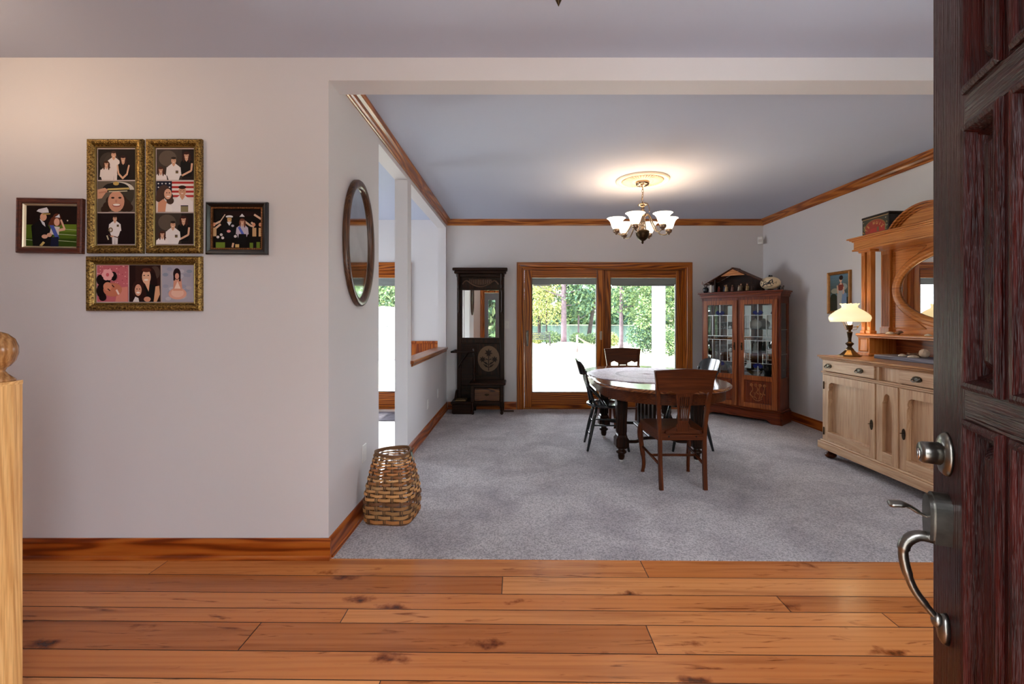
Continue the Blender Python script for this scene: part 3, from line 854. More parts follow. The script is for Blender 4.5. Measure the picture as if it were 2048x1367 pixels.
def ph_two(a, x, y, w, h):
    a.rect(x, y, x+w, y+h, (48, 26, 22)); a.oval(x+w*.82, y+h*.8, w*.16, h*.18, (78, 60, 52)); a.rect(x, y, x+w*.2, y+h, (36, 17, 16))
    a.oval(x+w*.6, y+h*.66, w*.26, h*.32, (44, 20, 18)); a.oval(x+w*.74, y+h*.5, w*.16, h*.3, (34, 16, 16))
    a.poly([(x+w*.3, y), (x+w*.45, y+h*.42), (x+w*.58, y+h*.5), (x+w*.92, y+h*.42), (x+w*.95, y)], (20, 18, 18)); a.poly([(x+w*.78, y), (x+w*.84, y+h*.42), (x+w*.96, y+h*.44), (x+w*.98, y+h*.2), (x+w*.88, y)], (214, 160, 122))
    a.poly([(x+w*.5, y+h*.5), (x+w*.66, y+h*.55), (x+w*.62, y+h*.28)], (224, 170, 138)); a.oval(x+w*.55, y+h*.68, w*.14, h*.2, (226, 176, 146)); a.oval(x+w*.55, y+h*.87, w*.15, h*.06, (84, 40, 30))
    a.oval(x+w*.54, y+h*.6, w*.07, h*.025, (240, 226, 216)); a.oval(x+w*.48, y+h*.72, w*.025, h*.015, (40, 26, 24)); a.oval(x+w*.61, y+h*.72, w*.025, h*.015, (40, 26, 24))
    a.oval(x+w*.28, y+h*.34, w*.19, h*.24, (52, 26, 22)); a.oval(x+w*.4, y+h*.2, w*.16, h*.18, (44, 22, 18)); a.oval(x+w*.29, y+h*.32, w*.11, h*.16, (218, 160, 132)); a.oval(x+w*.29, y+h*.25, w*.06, h*.025, (244, 230, 222))
    a.oval(x+w*.25, y+h*.35, w*.02, h*.014, (40, 26, 24)); a.oval(x+w*.34, y+h*.35, w*.02, h*.014, (40, 26, 24)); a.poly([(x+w*.12, y), (x+w*.2, y+h*.14), (x+w*.3, y+h*.1), (x+w*.32, y)], (224, 214, 210)); a.oval(x+w*.58, y+h*.07, w*.11, h*.07, (206, 146, 118))
def ph_seated(a, x, y, w, h):
    a.rect(x, y, x+w, y+h, (164, 160, 172))
    random.seed(5)
    for i in range(22):
        u, v = random.uniform(.1, .9), random.uniform(.08, .92)
        a.oval(x+w*u, y+h*v, w*.09, h*.05, random.choice([(184, 180, 188), (150, 152, 168), (134, 144, 160), (176, 166, 172)]))
    a.oval(x+w*.5, y+h*.22, w*.29, h*.16, (216, 160, 140)); a.oval(x+w*.5, y+h*.24, w*.2, h*.12, (226, 182, 162)); a.poly([(x+w*.36, y+h*.3), (x+w*.38, y+h*.62), (x+w*.5, y+h*.7), (x+w*.62, y+h*.62), (x+w*.66, y+h*.3)], (212, 150, 126))
    a.oval(x+w*.48, y+h*.76, w*.12, h*.16, (32, 14, 18)); a.rect(x+w*.37, y+h*.58, x+w*.42, y+h*.76, (32, 14, 18)); a.rect(x+w*.55, y+h*.56, x+w*.6, y+h*.76, (32, 14, 18)); a.oval(x+w*.485, y+h*.7, w*.065, h*.085, (210, 150, 130)); a.poly([(x+w*.4, y+h*.36), (x+w*.6, y+h*.36), (x+w*.5, y+h*.56)], (236, 206, 190))
def ph_field(a, x, y, w, h):
    a.rect(x, y, x+w, y+h, (24, 10, 8)); a.rect(x, y, x+w, y+h*.53, (74, 98, 22)); a.rect(x, y, x+w, y+h*.2, (48, 70, 14)); a.rect(x+w*.6, y+h*.36, x+w, y+h*.55, (98, 122, 34))
    for v in (.14, .30, .43): a.line(x+w*.55, y+h*(v+.01), x+w, y+h*(v-.02), h*.012, (190, 200, 160))
    a.line(x, y+h*.16, x+w*.2, y+h*.14, h*.012, (190, 200, 160))
    a.poly([(x+w*.14, y), (x+w*.1, y+h*.5), (x+w*.24, y+h*.62), (x+w*.42, y+h*.54), (x+w*.52, y+h*.3), (x+w*.5, y)], (12, 10, 14))
    a.poly([(x+w*.26, y+h*.68), (x+w*.36, y+h*.58), (x+w*.38, y+h*.48), (x+w*.32, y+h*.54)], (214, 216, 224)); a.oval(x+w*.335, y+h*.72, w*.065, h*.095, (214, 164, 136)); a.poly([(x+w*.20, y+h*.86), (x+w*.24, y+h*.91), (x+w*.40, y+h*.96), (x+w*.43, y+h*.90), (x+w*.44, y+h*.83), (x+w*.3, y+h*.82)], (222, 222, 228)); a.line(x+w*.32, y+h*.79, x+w*.47, y+h*.8, h*.035, (168, 142, 80))
    for dx, dy, r in ((.54, .62, .075), (.63, .6, .07), (.5, .55, .06), (.6, .7, .08)): a.oval(x+w*dx, y+h*dy, w*r, h*r*1.4, (96, 48, 30))
    a.oval(x+w*.6, y+h*.6, w*.055, h*.095, (222, 168, 142)); a.poly([(x+w*.56, y+h*.72), (x+w*.66, y+h*.71), (x+w*.645, y+h*.8), (x+w*.61, y+h*.76)], (218, 220, 226))
    a.poly([(x+w*.46, y+h*.3), (x+w*.5, y+h*.5), (x+w*.66, y+h*.48), (x+w*.64, y+h*.28)], (214, 206, 200)); a.poly([(x+w*.46, y+h*.52), (x+w*.54, y+h*.52), (x+w*.66, y+h*.2), (x+w*.58, y+h*.2)], (70, 88, 168)); a.poly([(x+w*.48, y), (x+w*.5, y+h*.22), (x+w*.64, y+h*.24), (x+w*.64, y)], (22, 26, 54))
    a.line(x+w*.68, y+h*.66, x+w*.76, y+h*.42, w*.035, (222, 174, 148)); a.line(x+w*.76, y+h*.43, x+w*.64, y+h*.4, w*.05, (222, 174, 148)); a.oval(x+w*.37, y+h*.24, w*.06, h*.05, (222, 174, 148)); a.oval(x+w*.46, y+h*.28, w*.05, h*.05, (214, 166, 140)); a.poly([(x+w*.27, y+h*.02), (x+w*.34, y+h*.12), (x+w*.38, y+h*.09), (x+w*.32, y)], (206, 180, 110))
    a.oval(x+w*.81, y+h*.64, w*.014, h*.018, (226, 210, 196))
def ph_arch(a, x, y, w, h):
    a.rect(x, y, x+w, y+h, (14, 8, 8)); a.oval(x+w*.55, y+h*.88, w*.4, h*.07, (30, 10, 12))
    a.rect(x+w*.05, y, x+w*.24, y+h*.15, (104, 126, 44)); a.rect(x+w*.75, y, x+w*.82, y+h*.14, (104, 126, 44)); a.rect(x+w*.89, y, x+w*.96, y+h*.16, (104, 126, 44))
    for (p, q, r, s) in ((.01, .6, .14, .68), (.14, .68, .24, .86), (.02, .48, .15, .61), (.65, .68, .76, .58), (.76, .58, .84, .55), (.84, .86, .98, .75), (.78, .66, .86, .58)): a.line(x+w*p, y+h*q, x+w*r, y+h*s, h*(.025 if abs(q-s) > .15 else .05), (214, 180, 156))
    person(a, x+w*.33, y+h*.66, h*.14, (16, 15, 20), cap=True, skin=(206, 160, 110)); a.poly([(x+w*.28, y+h*.67), (x+w*.38, y+h*.67), (x+w*.33, y+h*.57)], (220, 220, 226)); a.oval(x+w*.32, y+h*.43, w*.04, h*.035, (226, 150, 150)); a.oval(x+w*.4, y+h*.57, w*.03, h*.03, (180, 170, 180))
    person(a, x+w*.60, y+h*.60, h*.13, (190, 180, 196), long=True, hair=(108, 62, 48)); a.poly([(x+w*.54, y+h*.80), (x+w*.65, y+h*.80), (x+w*.595, y+h*.88)], (222, 222, 228)); a.line(x+w*.53, y+h*.54, x+w*.64, y+h*.3, w*.05, (86, 104, 190)); a.poly([(x+w*.5, y+h*.1), (x+w*.53, y+h*.36), (x+w*.68, y+h*.36), (x+w*.72, y+h*.1)], (12, 10, 14))
    for u, v in ((.84, .46), (.97, .44), (.02, .42)): a.rect(x+w*(u-.03), y+h*.3, x+w*(min(1, u+.05)), y+h*.52, (196, 160, 118)); a.oval(x+w*u, y+h*.6, w*.03, h*.05, (206, 146, 116))
    for u, v in ((.1, .28), (.2, .26), (.17, .34), (.46, .3)): a.oval(x+w*u, y+h*v, w*.03, h*.035, (214, 204, 204))
    a.line(x+w*.4, y+h*.02, x+w*.42, y+h*.13, w*.04, (214, 170, 140)); a.line(x+w*.5, y+h*.02, x+w*.5, y+h*.1, w*.08, (206, 170, 110))

PX = YH/900.0
def hallp(px, py): return ((px-1037)*PX, CAMZ - (py-637)*PX)
def ornate(name, x0, y0, x1, y1, art, label, horizontal=False):
    u0, v1 = hallp(x0, y0); u1, v0 = hallp(x1, y1)
    cx, cz = (u0+u1)/2, (v0+v1)/2
    t = thing(name, label, 'picture frame', (cx, YH, cz), 0, 'framed family photographs on the hall wall')
    hw, hh = (u1-u0)/2, (v1-v0)/2
    f = MB()
    f.frame(-hw, -hh, hw, hh, [(0, 0), (0, .016), (.004, .022), (.010, .027), (.018, .028), (.026, .024), (.034, .014), (.037, .011), (.039, .013)], 'hall')
    # carved leaf scrolls along the moulding
    g = MAPS['hall']
    def leaf(u, v, ang, s):
        c, n = math.cos(ang), math.sin(ang)
        pts = [(-.5, 0, 0), (-.1, .42, .3), (.5, .1, 0), (.1, -.4, .3), (0, 0, .75)]
        vs = []
        for p, q, h in pts:
            vs.append(g(u + (p*c-q*n)*s, v + (p*n+q*c)*s, .024 + h*s*.55))
        f.add(vs, [(0,1,4), (1,2,4), (2,3,4), (3,0,4)], 0, True)
    for (a, b, L, ang) in (((-hw, -hh), (1, 0), 2*hw, 0), ((-hw, hh), (1, 0), 2*hw, 0), ((-hw, -hh), (0, 1), 2*hh, PI/2), ((hw, -hh), (0, 1), 2*hh, PI/2)):
        n = int((L-.03)/.0125)
        inn = (0, 1) if a[1] < 0 and b[0] else ((0, -1) if b[0] else ((1, 0) if a[0] < 0 else (-1, 0)))
        for i in range(n+1):
            s = .015 + (L-.03)*i/n
            for off, tw in ((.0115, .7), (.0225, -.7)):
                leaf(a[0]+b[0]*s+inn[0]*off, a[1]+b[1]*s+inn[1]*off, ang + (tw if i % 2 else -tw), .012)
    f.build('frame_moulding', GOLD, t)
    MB().frame(-hw+.038, -hh+.038, hw-.038, hh-.038, [(0, .008), (0, .012), (.003, .014), (.006, .012), (.008, .006)], 'hall').build('gilt_lip', GOLDLINE, t)
    iu, iv = hw-.044, hh-.044
    a = Art('hall', .004)
    a.rect(-iu, -iv, iu, iv, (206, 188, 182))
    n = 3; gap = .007
    for i, fn in enumerate(art):
        if horizontal:
            wd = (2*iu-gap*2)/n; q = (-iu+.004+i*(wd+gap-.002), -iv+.006, wd-.004, 2*iv-.010)
        else:
            ht = (2*iv-gap*4)/n; q = (-iu+.005, iv-gap-(i+1)*ht-i*gap, 2*iu-.010, ht)
        a.cl = (q[0], q[1], q[0]+q[2], q[1]+q[3]); fn(a, *q)
    a.build('photo_strip', PRINT, t, False)
    return t
ornate('picture_frame', 179.5, 280, 290, 507, [ph_family1, ph_cap, ph_officer], 'tall ornate gold frame of three photos, girl in a peaked cap in its middle photo')
ornate('picture_frame', 296.5, 280, 407, 507, [ph_family2, ph_flag, lambda a, x, y, w, h: ph_family2(a, x, y, w, h, .06)], 'tall ornate gold frame of three photos, couple before a striped flag in its middle')
ornate('picture_frame', 178, 513, 407, 621.5, [ph_flower, ph_two, ph_seated], 'wide ornate gold frame lying sideways below the two tall frames', True)

def simple_frame(label, x0, y0, x1, y1, prof, mat, liner, lmat, art, ins, tilt=0, bead=False):
    u0, v1 = hallp(x0, y0); u1, v0 = hallp(x1, y1)
    t = thing('picture_frame', label, 'picture frame', ((u0+u1)/2, YH-.001, (v0+v1)/2), 0, 'framed family photographs on the hall wall')
    t.rotation_euler = (0, tilt, 0)
    hw, hh = (u1-u0)/2, (v1-v0)/2
    MB().frame(-hw, -hh, hw, hh, prof, 'hall').build('frame_moulding', mat, t)
    l = MB().frame(-hw+ins, -hh+ins, hw-ins, hh-ins, liner, 'hall')
    if bead:
        q = ins+.005
        for i in range(25):
            for v in (-hh+q, hh-q): l.box(lerp(-hw+q, hw-q, i/24)-.002, -.019, v-.003, lerp(-hw+q, hw-q, i/24)+.002, -.012, v+.003, .0008)
        for i in range(1, 20):
            for u in (-hw+q, hw-q): l.box(u-.003, -.019, lerp(-hh+q, hh-q, i/20)-.002, u+.003, -.012, lerp(-hh+q, hh-q, i/20)+.002, .0008)
    l.build('frame_liner', lmat, t)
    a = Art('hall', .004); q = ins+.009
    a.cl = (-hw+q, -hh+q, hw-q, hh-q); art(a, -hw+q, -hh+q, 2*(hw-q), 2*(hh-q))
    a.build('photograph', PRINT, t, False)
simple_frame('reddish wooden frame of a naval officer and a crowned girl on a sports field', 40, 397.5, 171, 507,
             [(0, 0), (0, .018), (.005, .024), (.010, .020), (.022, .024), (.028, .020), (.030, .012)], REDWOOD,
             [(0, .012), (.001, .016), (.005, .012), (.010, .004)], SILVERLIP, ph_field, .030, R(.9))
simple_frame('black frame with bronze beading showing an officer and a girl under raised arms', 415, 405, 538, 509.5,
             [(0, 0), (0, .014), (.008, .026), (.014, .024), (.026, .017), (.028, .014)], BLACKF,
             [(0, .013), (.001, .015), (.009, .013), (.010, .005)], BRONZEF, ph_arch, .027, R(.3), True)

# painting of a woman on the right wall
t = thing('painting', 'small gilt framed painting of a woman in a long pale dress, right wall', 'painting', (XR-.001, 4.955, 1.60))
hw, hh = .178, .232
MB().frame(-hw, -hh, hw, hh, [(0, 0), (0, .020), (.004, .024), (.016, .018), (.024, .022), (.030, .014), (.034, .008)], 'right').build('frame_moulding', plain('dull_gilt_frame', hx(150, 100, 44), .4, .35, .5, 0, .2, 80, .3, 30), t)
a = Art('right', .006); iu, iv = hw-.032, hh-.032; a.cl = (-iu, -iv, iu, iv)
a.rect(-iu, -iv, iu, iv, (84, 104, 112))
for i in range(7): a.rect(-iu, iv-(i+1)*.03, iu, iv-i*.03, (96-i*3, 124-i*6, 140-i*10))
a.oval(.05, .06, .07, .04, (150, 156, 150)); a.oval(-.07, .02, .06, .03, (150, 146, 128))
a.poly([(-iu, -iv), (-iu, -.05), (-.06, -.02), (0, -.07), (iu, -.05), (iu, -iv)], (48, 46, 34)); a.oval(-.09, -.05, .05, .04, (40, 44, 28))
a.poly([(-.03, -iv), (-.035, -.02), (.0, .05), (.06, .05), (.10, -.03), (.10, -iv)], (170, 166, 160)); a.poly([(.03, -.12), (.05, .01), (.11, -.02), (.11, -.12)], (120, 140, 170))
a.poly([(-.03, .04), (-.005, .10), (.05, .10), (.075, .05), (.04, .02), (0, .02)], (126, 56, 44)); a.poly([(0, .085), (.045, .085), (.025, .12)], (214, 172, 146)); a.oval(.022, .14, .022, .03, (214, 172, 146)); a.oval(.028, .16, .03, .026, (36, 24, 20)); a.line(-.03, .08, -.02, -.01, .02, (206, 164, 138)); a.line(.07, .06, .06, -.02, .02, (206, 164, 138))
a.build('canvas', PRINT, t, False)

# oval mirror on the left wall
t = thing('oval_mirror', 'tall oval mirror in a dark wooden frame on the left wall', 'mirror', (XL, 2.905, 1.795))
A, B = .255, .405
m = MB(); n = 64
prof = [(0, .004), (0, .024), (.006, .032), (.030, .034), (.044, .028), (.052, .020), (.055, .012)]
vs, fs = [], []
for i in range(n):
    a_ = 2*PI*i/n
    for s, h in prof: vs.append((h, (A-s)*math.cos(a_), (B-s)*math.sin(a_)))
k = len(prof)
for i in range(n):
    for q in range(k-1): fs.append((i*k+q, ((i+1) % n)*k+q, ((i+1) % n)*k+q+1, i*k+q+1))
m.add(vs, fs, 0, True); m.build('oval_frame', mirrw('z'), t)
MB().prism(ell(0, 0, A-.052, B-.052, 64), .008, .012, 'left').build('mirror_glass', OLDMIRROR, t)
MB().prism(ell(0, 0, A-.02, B-.02, 48), .001, .007, 'left').build('backboard', BACKING, t)

# ------------------------------------------------------------------ woven basket
def basket():
    t = thing('woven_basket', 'tall tapered woven splint basket on the carpet by the left wall', 'basket', (-.832, 2.985, .004), R(-6))
    Hh = .435
    def sect(z):   # half size and squareness
        s = z/Hh
        r = .152 + .012*math.sin(min(1, s*2.2)*PI*.5) - .052*max(0, s-.25)**1.4/.66
        e = lerp(5.0, 2.3, s)
        return r, e
    def pt(ang, z, off=0.0):
        r, e = sect(z)
        c, s_ = math.cos(ang), math.sin(ang)
        k = (abs(c)**e + abs(s_)**e)**(-1/e)
        return ((r+off)*k*c, (r+off)*k*s_*.95, z)
    NS = 20
    random.seed(11)
    cols = [(150, 104, 60), (132, 86, 46), (166, 120, 72), (112, 70, 38), (176, 134, 86), (142, 92, 48)]
    m = MB()
    zs = [.012]; z = .012; hgt = []
    while z < Hh-.02:
        hh = lerp(.022, .009, z/Hh)*random.uniform(.85, 1.1)
        hgt.append(hh); z += hh+lerp(.009, .007, z/Hh); zs.append(z)
    for ri, hh in enumerate(hgt):
        z0 = zs[ri]; N = NS*6; col = random.choice(cols)
        br = random.uniform(.95, 1.4); col = hx(*[min(255, c*br) for c in col])
        jit = [random.uniform(-.0025, .0025) for _ in range(NS)]
        vs, fs = [], []
        for i in range(N):
            a = 2*PI*i/N
            off = .0052*math.cos(a*NS/2 + PI*ri)
            zj = jit[(i//6) % NS]*0.6
            for (dz, do) in ((0, -.0008), (hh, -.0008), (hh, .0012), (0, .0012)):
                vs.append(pt(a, z0+dz+zj, off+do))
        for i in range(N):
            j = (i+1) % N
            for q in range(4):
                fs.append((i*4+q, j*4+q, j*4+(q+1) % 4, i*4+(q+1) % 4))
        m.add(vs, fs, 0, False, None, col)
    m.build('woven_bands', SPLINT, t)
    m = MB()
    for i in range(NS):
        a0 = 2*PI*i/NS
        for d in (-.035, .035):
            br = random.uniform(.5, .85); col = hx(*[c*br for c in random.choice(cols)])
            vs, fs = [], []; K = 26
            for q in range(K+1):
                zz = lerp(.004, Hh-.006, q/K)
                wv = 0.0
                for dz, do in ((-.02, 0), (.02, 0)):
                    vs.append(pt(a0+d*1.0+dz, zz, wv-.0005)); vs.append(pt(a0+d*1.0+dz, zz, wv+.001))
            for q in range(K):
                b = q*4
                for x, y in ((0, 1), (1, 3), (3, 2), (2, 0)): fs.append((b+x, b+y, b+4+y, b+4+x))
            m.add(vs, fs, 0, False, None, col)
    m.build('upright_splints', SPLINT, t)
    m = MB(); N = 60; vs = []; fs = []
    ring = []
    for i in range(N):
        a = 2*PI*i/N
        ring.append(pt(a, Hh-.004 + .006*math.sin(2*a), 0))
    for i in range(N):
        a = 2*PI*i/N
        p = Vector(ring[i])
        for (dz, do) in ((-.014, -.005), (.006, -.005), (.006, .005), (-.014, .005)):
            d = Vector((math.cos(a), math.sin(a), 0))
            q = p + d*do; vs.append((q.x, q.y, q.z+dz))
    for i in range(N):
        j = (i+1) % N
        for q in range(4): fs.append((i*4+q, j*4+q, j*4+(q+1) % 4, i*4+(q+1) % 4))
    m.add(vs, fs, 0, False, None, hx(112, 76, 44)); m.build('rim_hoop', SPLINT, t)
    m = MB(); r, e = sect(.004)
    m.prism([pt(2*PI*i/40, .004)[:2] for i in range(40)], .001, .006, 'xy', 0, None, False, hx(110, 70, 38)); m.build('base_panel', SPLINT, t)
    # metal clasp and leather tab on the right rim
    p = Vector(pt(R(8), Hh-.02, .006)); M = T(*p) @ RZ(R(8)) @ RY(R(-10))
    m = MB().box(-.004, -.018, -.014, .004, .018, .016, .003, 0, M).box(-.003, -.010, -.05, .003, .010, -.012, .002, 0, M)
    m.build('clasp', plain('tarnished_clasp', hx(112, 124, 120), .5, .4), t)
    m = MB().tube(bez([tuple(M @ Vector(q)) for q in ((.002, -.012, .01), (.016, -.006, .03), (.014, .008, .03), (.002, .014, .01))], 5), .004, 6)
    m.build('handle_loop', plain('dark_leather', hx(54, 46, 38), .6), t)
SPLINT = colattr('ash_splint', .62)
basket()

# ------------------------------------------------------------------ hall tree with mirror
def hall_tree():
    ox, oy = -.54, 6.28
    t = thing('hall_tree', 'dark carved hall tree with tall mirror, drawer seat and umbrella stand', 'hall tree', (ox, oy, .004))
    X = lambda x: x-ox
    L, Rr = X(-.88), X(-.205); yb = .205
    f = MB()
    for a, b in ((L, L+.062), (Rr-.062, Rr)): f.box(a, yb-.05, 0.02, b, yb, 1.90, .006)
    f.box(L+.05, yb-.045, .96, Rr-.05, yb-.005, 1.02, .004)
    f.box(L+.05, yb-.045, 1.73, Rr-.05, yb-.005, 1.90, .004)
    f.box(L+.05, yb-.045, .30, Rr-.05, yb-.005, .36, .004)
    f.build('frame', walnut('z'), t)
    MB().box(L+.06, yb-.02, .06, Rr-.06, yb-.008, .96).build('back_panel', walnut('x'), t)
    c = MB()
    c.box(L-.005, yb-.10, 1.90, Rr+.005, yb, 1.945, .006); c.box(L-.03, yb-.14, 1.945, Rr+.03, yb, 1.985, .008); c.box(L-.05, yb-.17, 1.985, Rr+.05, yb, 2.025, .008)
    c.build('cornice', walnut('x'), t)
    for a, s in ((L+.03, 1), (Rr-.03, -1)):
        MB().tube(bez([(a, yb-.055, 1.74), (a, yb-.07, 1.80), (a, yb-.12, 1.86), (a, yb-.14, 1.945)], 5), .022, 6).build('corbel', walnut('z'), t)
        MB().lathe([(.012, 0), (.02, .03), (.012, .06), (.016, .18), (.012, .30), (.02, .33), (.012, .36)], 12, (a, yb-.062, 1.38)).build('spindle', walnut('z'), t)
    # fan carving in the top rail
    m = MB(); cx = (L+Rr)/2
    for i in range(13):
        u = lerp(-.15, .15, i/12); d = .075*(1-(u/.19)**2)
        m.box(cx+u-.008, yb-.056, 1.862-d, cx+u+.008, yb-.043, 1.872, .004)
    m.tube(bez([(cx-.26, yb-.05, 1.80), (cx-.2, yb-.052, 1.85), (cx-.1, yb-.052, 1.79), (cx, yb-.052, 1.765), (cx+.1, yb-.052, 1.79), (cx+.2, yb-.052, 1.85), (cx+.26, yb-.05, 1.80)], 6), .010, 6)
    m.build('fan_carving', plain('worn_walnut_carving', hx(84, 54, 34), .4), t)
    g = MB().box(L+.062, yb-.032, 1.02, Rr-.062, yb-.026, 1.73)
    g.build('mirror_glass', MIRROR, t)
    MB().frame(L+.062, 1.02, Rr-.062, 1.73, [(0, .05), (0, .056), (.010, .056), (.016, .034)], 'hall', M=T(0, yb, 0)).build('mirror_bead', walnut('z'), t)
    # carved panel behind the seat
    sl, sr = X(-.655), Rr
    MB().box(sl+.07, yb-.034, .50, sr-.07, yb-.02, .95, .003).build('flower_panel', walnut('z'), t)
    m = MB(); pc = (sl+sr)/2+.002; pz = .735
    m.prism(ell(pc, pz, .155, .185, 40), .036, .040, 'hall', 0, T(0, yb, 0)); 
    disc = m.build('carved_medallion', plain('medallion_ground', hx(104, 76, 50), .45), t)
    m = MB(); M = T(0, yb, 0)
    def petal(cx_, cz_, ang, l, w_): m.prism([(cx_+ (p*math.cos(ang)-q*math.sin(ang)), cz_+(p*math.sin(ang)+q*math.cos(ang))) for p, q in ((0, 0), (l*.45, w_), (l, 0), (l*.45, -w_))], .040, .046, 'hall', 0, M)
    m.prism([(pc-.006, pz-.17), (pc+.006, pz-.17), (pc+.005, pz+.06), (pc-.005, pz+.06)], .040, .046, 'hall', 0, M)
    for fx, fz, s in ((0, .085, 1.1), (-.085, -.01, .9), (.085, -.01, .9)):
        for i in range(7): petal(pc+fx, pz+fz, R(90+360*i/7), .055*s, .012*s)
    for s in (-1, 1):
        for dz in (-.06, -.10): petal(pc, pz+dz-.03, PI/2 - s*R(55), .10, .014); 
        petal(pc, pz-.02, PI/2 - s*R(65), .06, .008)
    m.build('flower_carving', walnut('z'), disc)
    # seat box with drawer
    st = MB().box(sl-.02, -.20, .405, sr+.03, yb-.03, .435, .010); st.build('seat', walnut('x'), t)
    b = MB()
    for a in (sl+.005, sr-.045): b.box(a, -.155, .17, a+.045, -.11, .405, .004).box(a, yb-.08, .0, a+.045, yb-.03, .405, .004)
    b.box(sl+.05, -.15, .365, sr-.045, -.13, .405, .003).box(sl+.05, -.15, .15, sr-.045, -.13, .185, .003)
    b.prism([(sl+.05, .15), (sl+.05, .11), (sl+.12, .135), (sr-.115, .135), (sr-.045, .11), (sr-.045, .15)], .13, .148, 'hall')
    for a in (sl+.012, sr-.02): b.box(a, -.12, .15, a+.02, yb-.05, .40)
    b.build('seat_box', walnut('x'), t)
    d = MB().box(sl+.055, -.156, .19, sr-.05, -.135, .36, .005).build('drawer', wood('drawer_burl', hx(44, 20, 9), hx(92, 50, 22), hx(124, 76, 38), 'x', .28, 2.0, .8, .3), t)
    m = MB().prism(ell((sl+sr)/2, .275, .032, .014, 16), .157, .160, 'hall').tube(bez([((sl+sr)/2-.026, -.162, .278), ((sl+sr)/2, -.178, .262), ((sl+sr)/2+.026, -.162, .278)], 5), .0035, 6)
    m.build('handle', DARKBRASS, d)
    for a in (sl+.027, sr-.023): MB().lathe([(.016, 0), (.024, .02), (.016, .04), (.022, .06), (.014, .09), (.022, .12), (.018, .175)], 14, (a, -.132, 0)).build('leg', walnut('z'), t)
    # arm post and umbrella stand on the left
    MB().lathe([(.022, 0), (.022, .04), (.012, .055), (.026, .09), (.014, .12), (.024, .14), (.024, .34), (.014, .36), (.024, .40), (.012, .415), (.028, .45), (.0, .475)], 16, (sl+.04, -.03, .435)).build('arm_post', walnut('z'), t)
    u = MB()
    u.box(X(-.925), -.165, .842, sl+.05, -.125, .868, .008); u.box(X(-.925), -.165, .842, X(-.885), yb, .868, .008)
    u.tube(bez([(X(-.87), yb-.05, .60), (X(-.80), .02, .70), (X(-.72), -.10, .80), (X(-.68), -.14, .845)], 5), .010, 6)
    u.build('umbrella_rail', walnut('x'), t)
    u = MB()
    u.box(X(-.91), -.13, .0, sl+.02, yb, .16, .012); u.box(X(-.925), -.15, .135, sl+.02, yb, .175, .01)
    u.prism([(X(-.93), .0), (X(-.90), .17), (X(-.88), .30), (X(-.86), .30), (X(-.86), 0)], -yb+.05, .0, 'hall')
    u.build('umbrella_base', walnut('x'), t)
    MB().box(X(-.87), -.12, .175, X(-.72), .08, .192, .008).build('drip_pan', plain('brass_drip_pan', hx(146, 118, 78), .35, .8), t)
hall_tree()
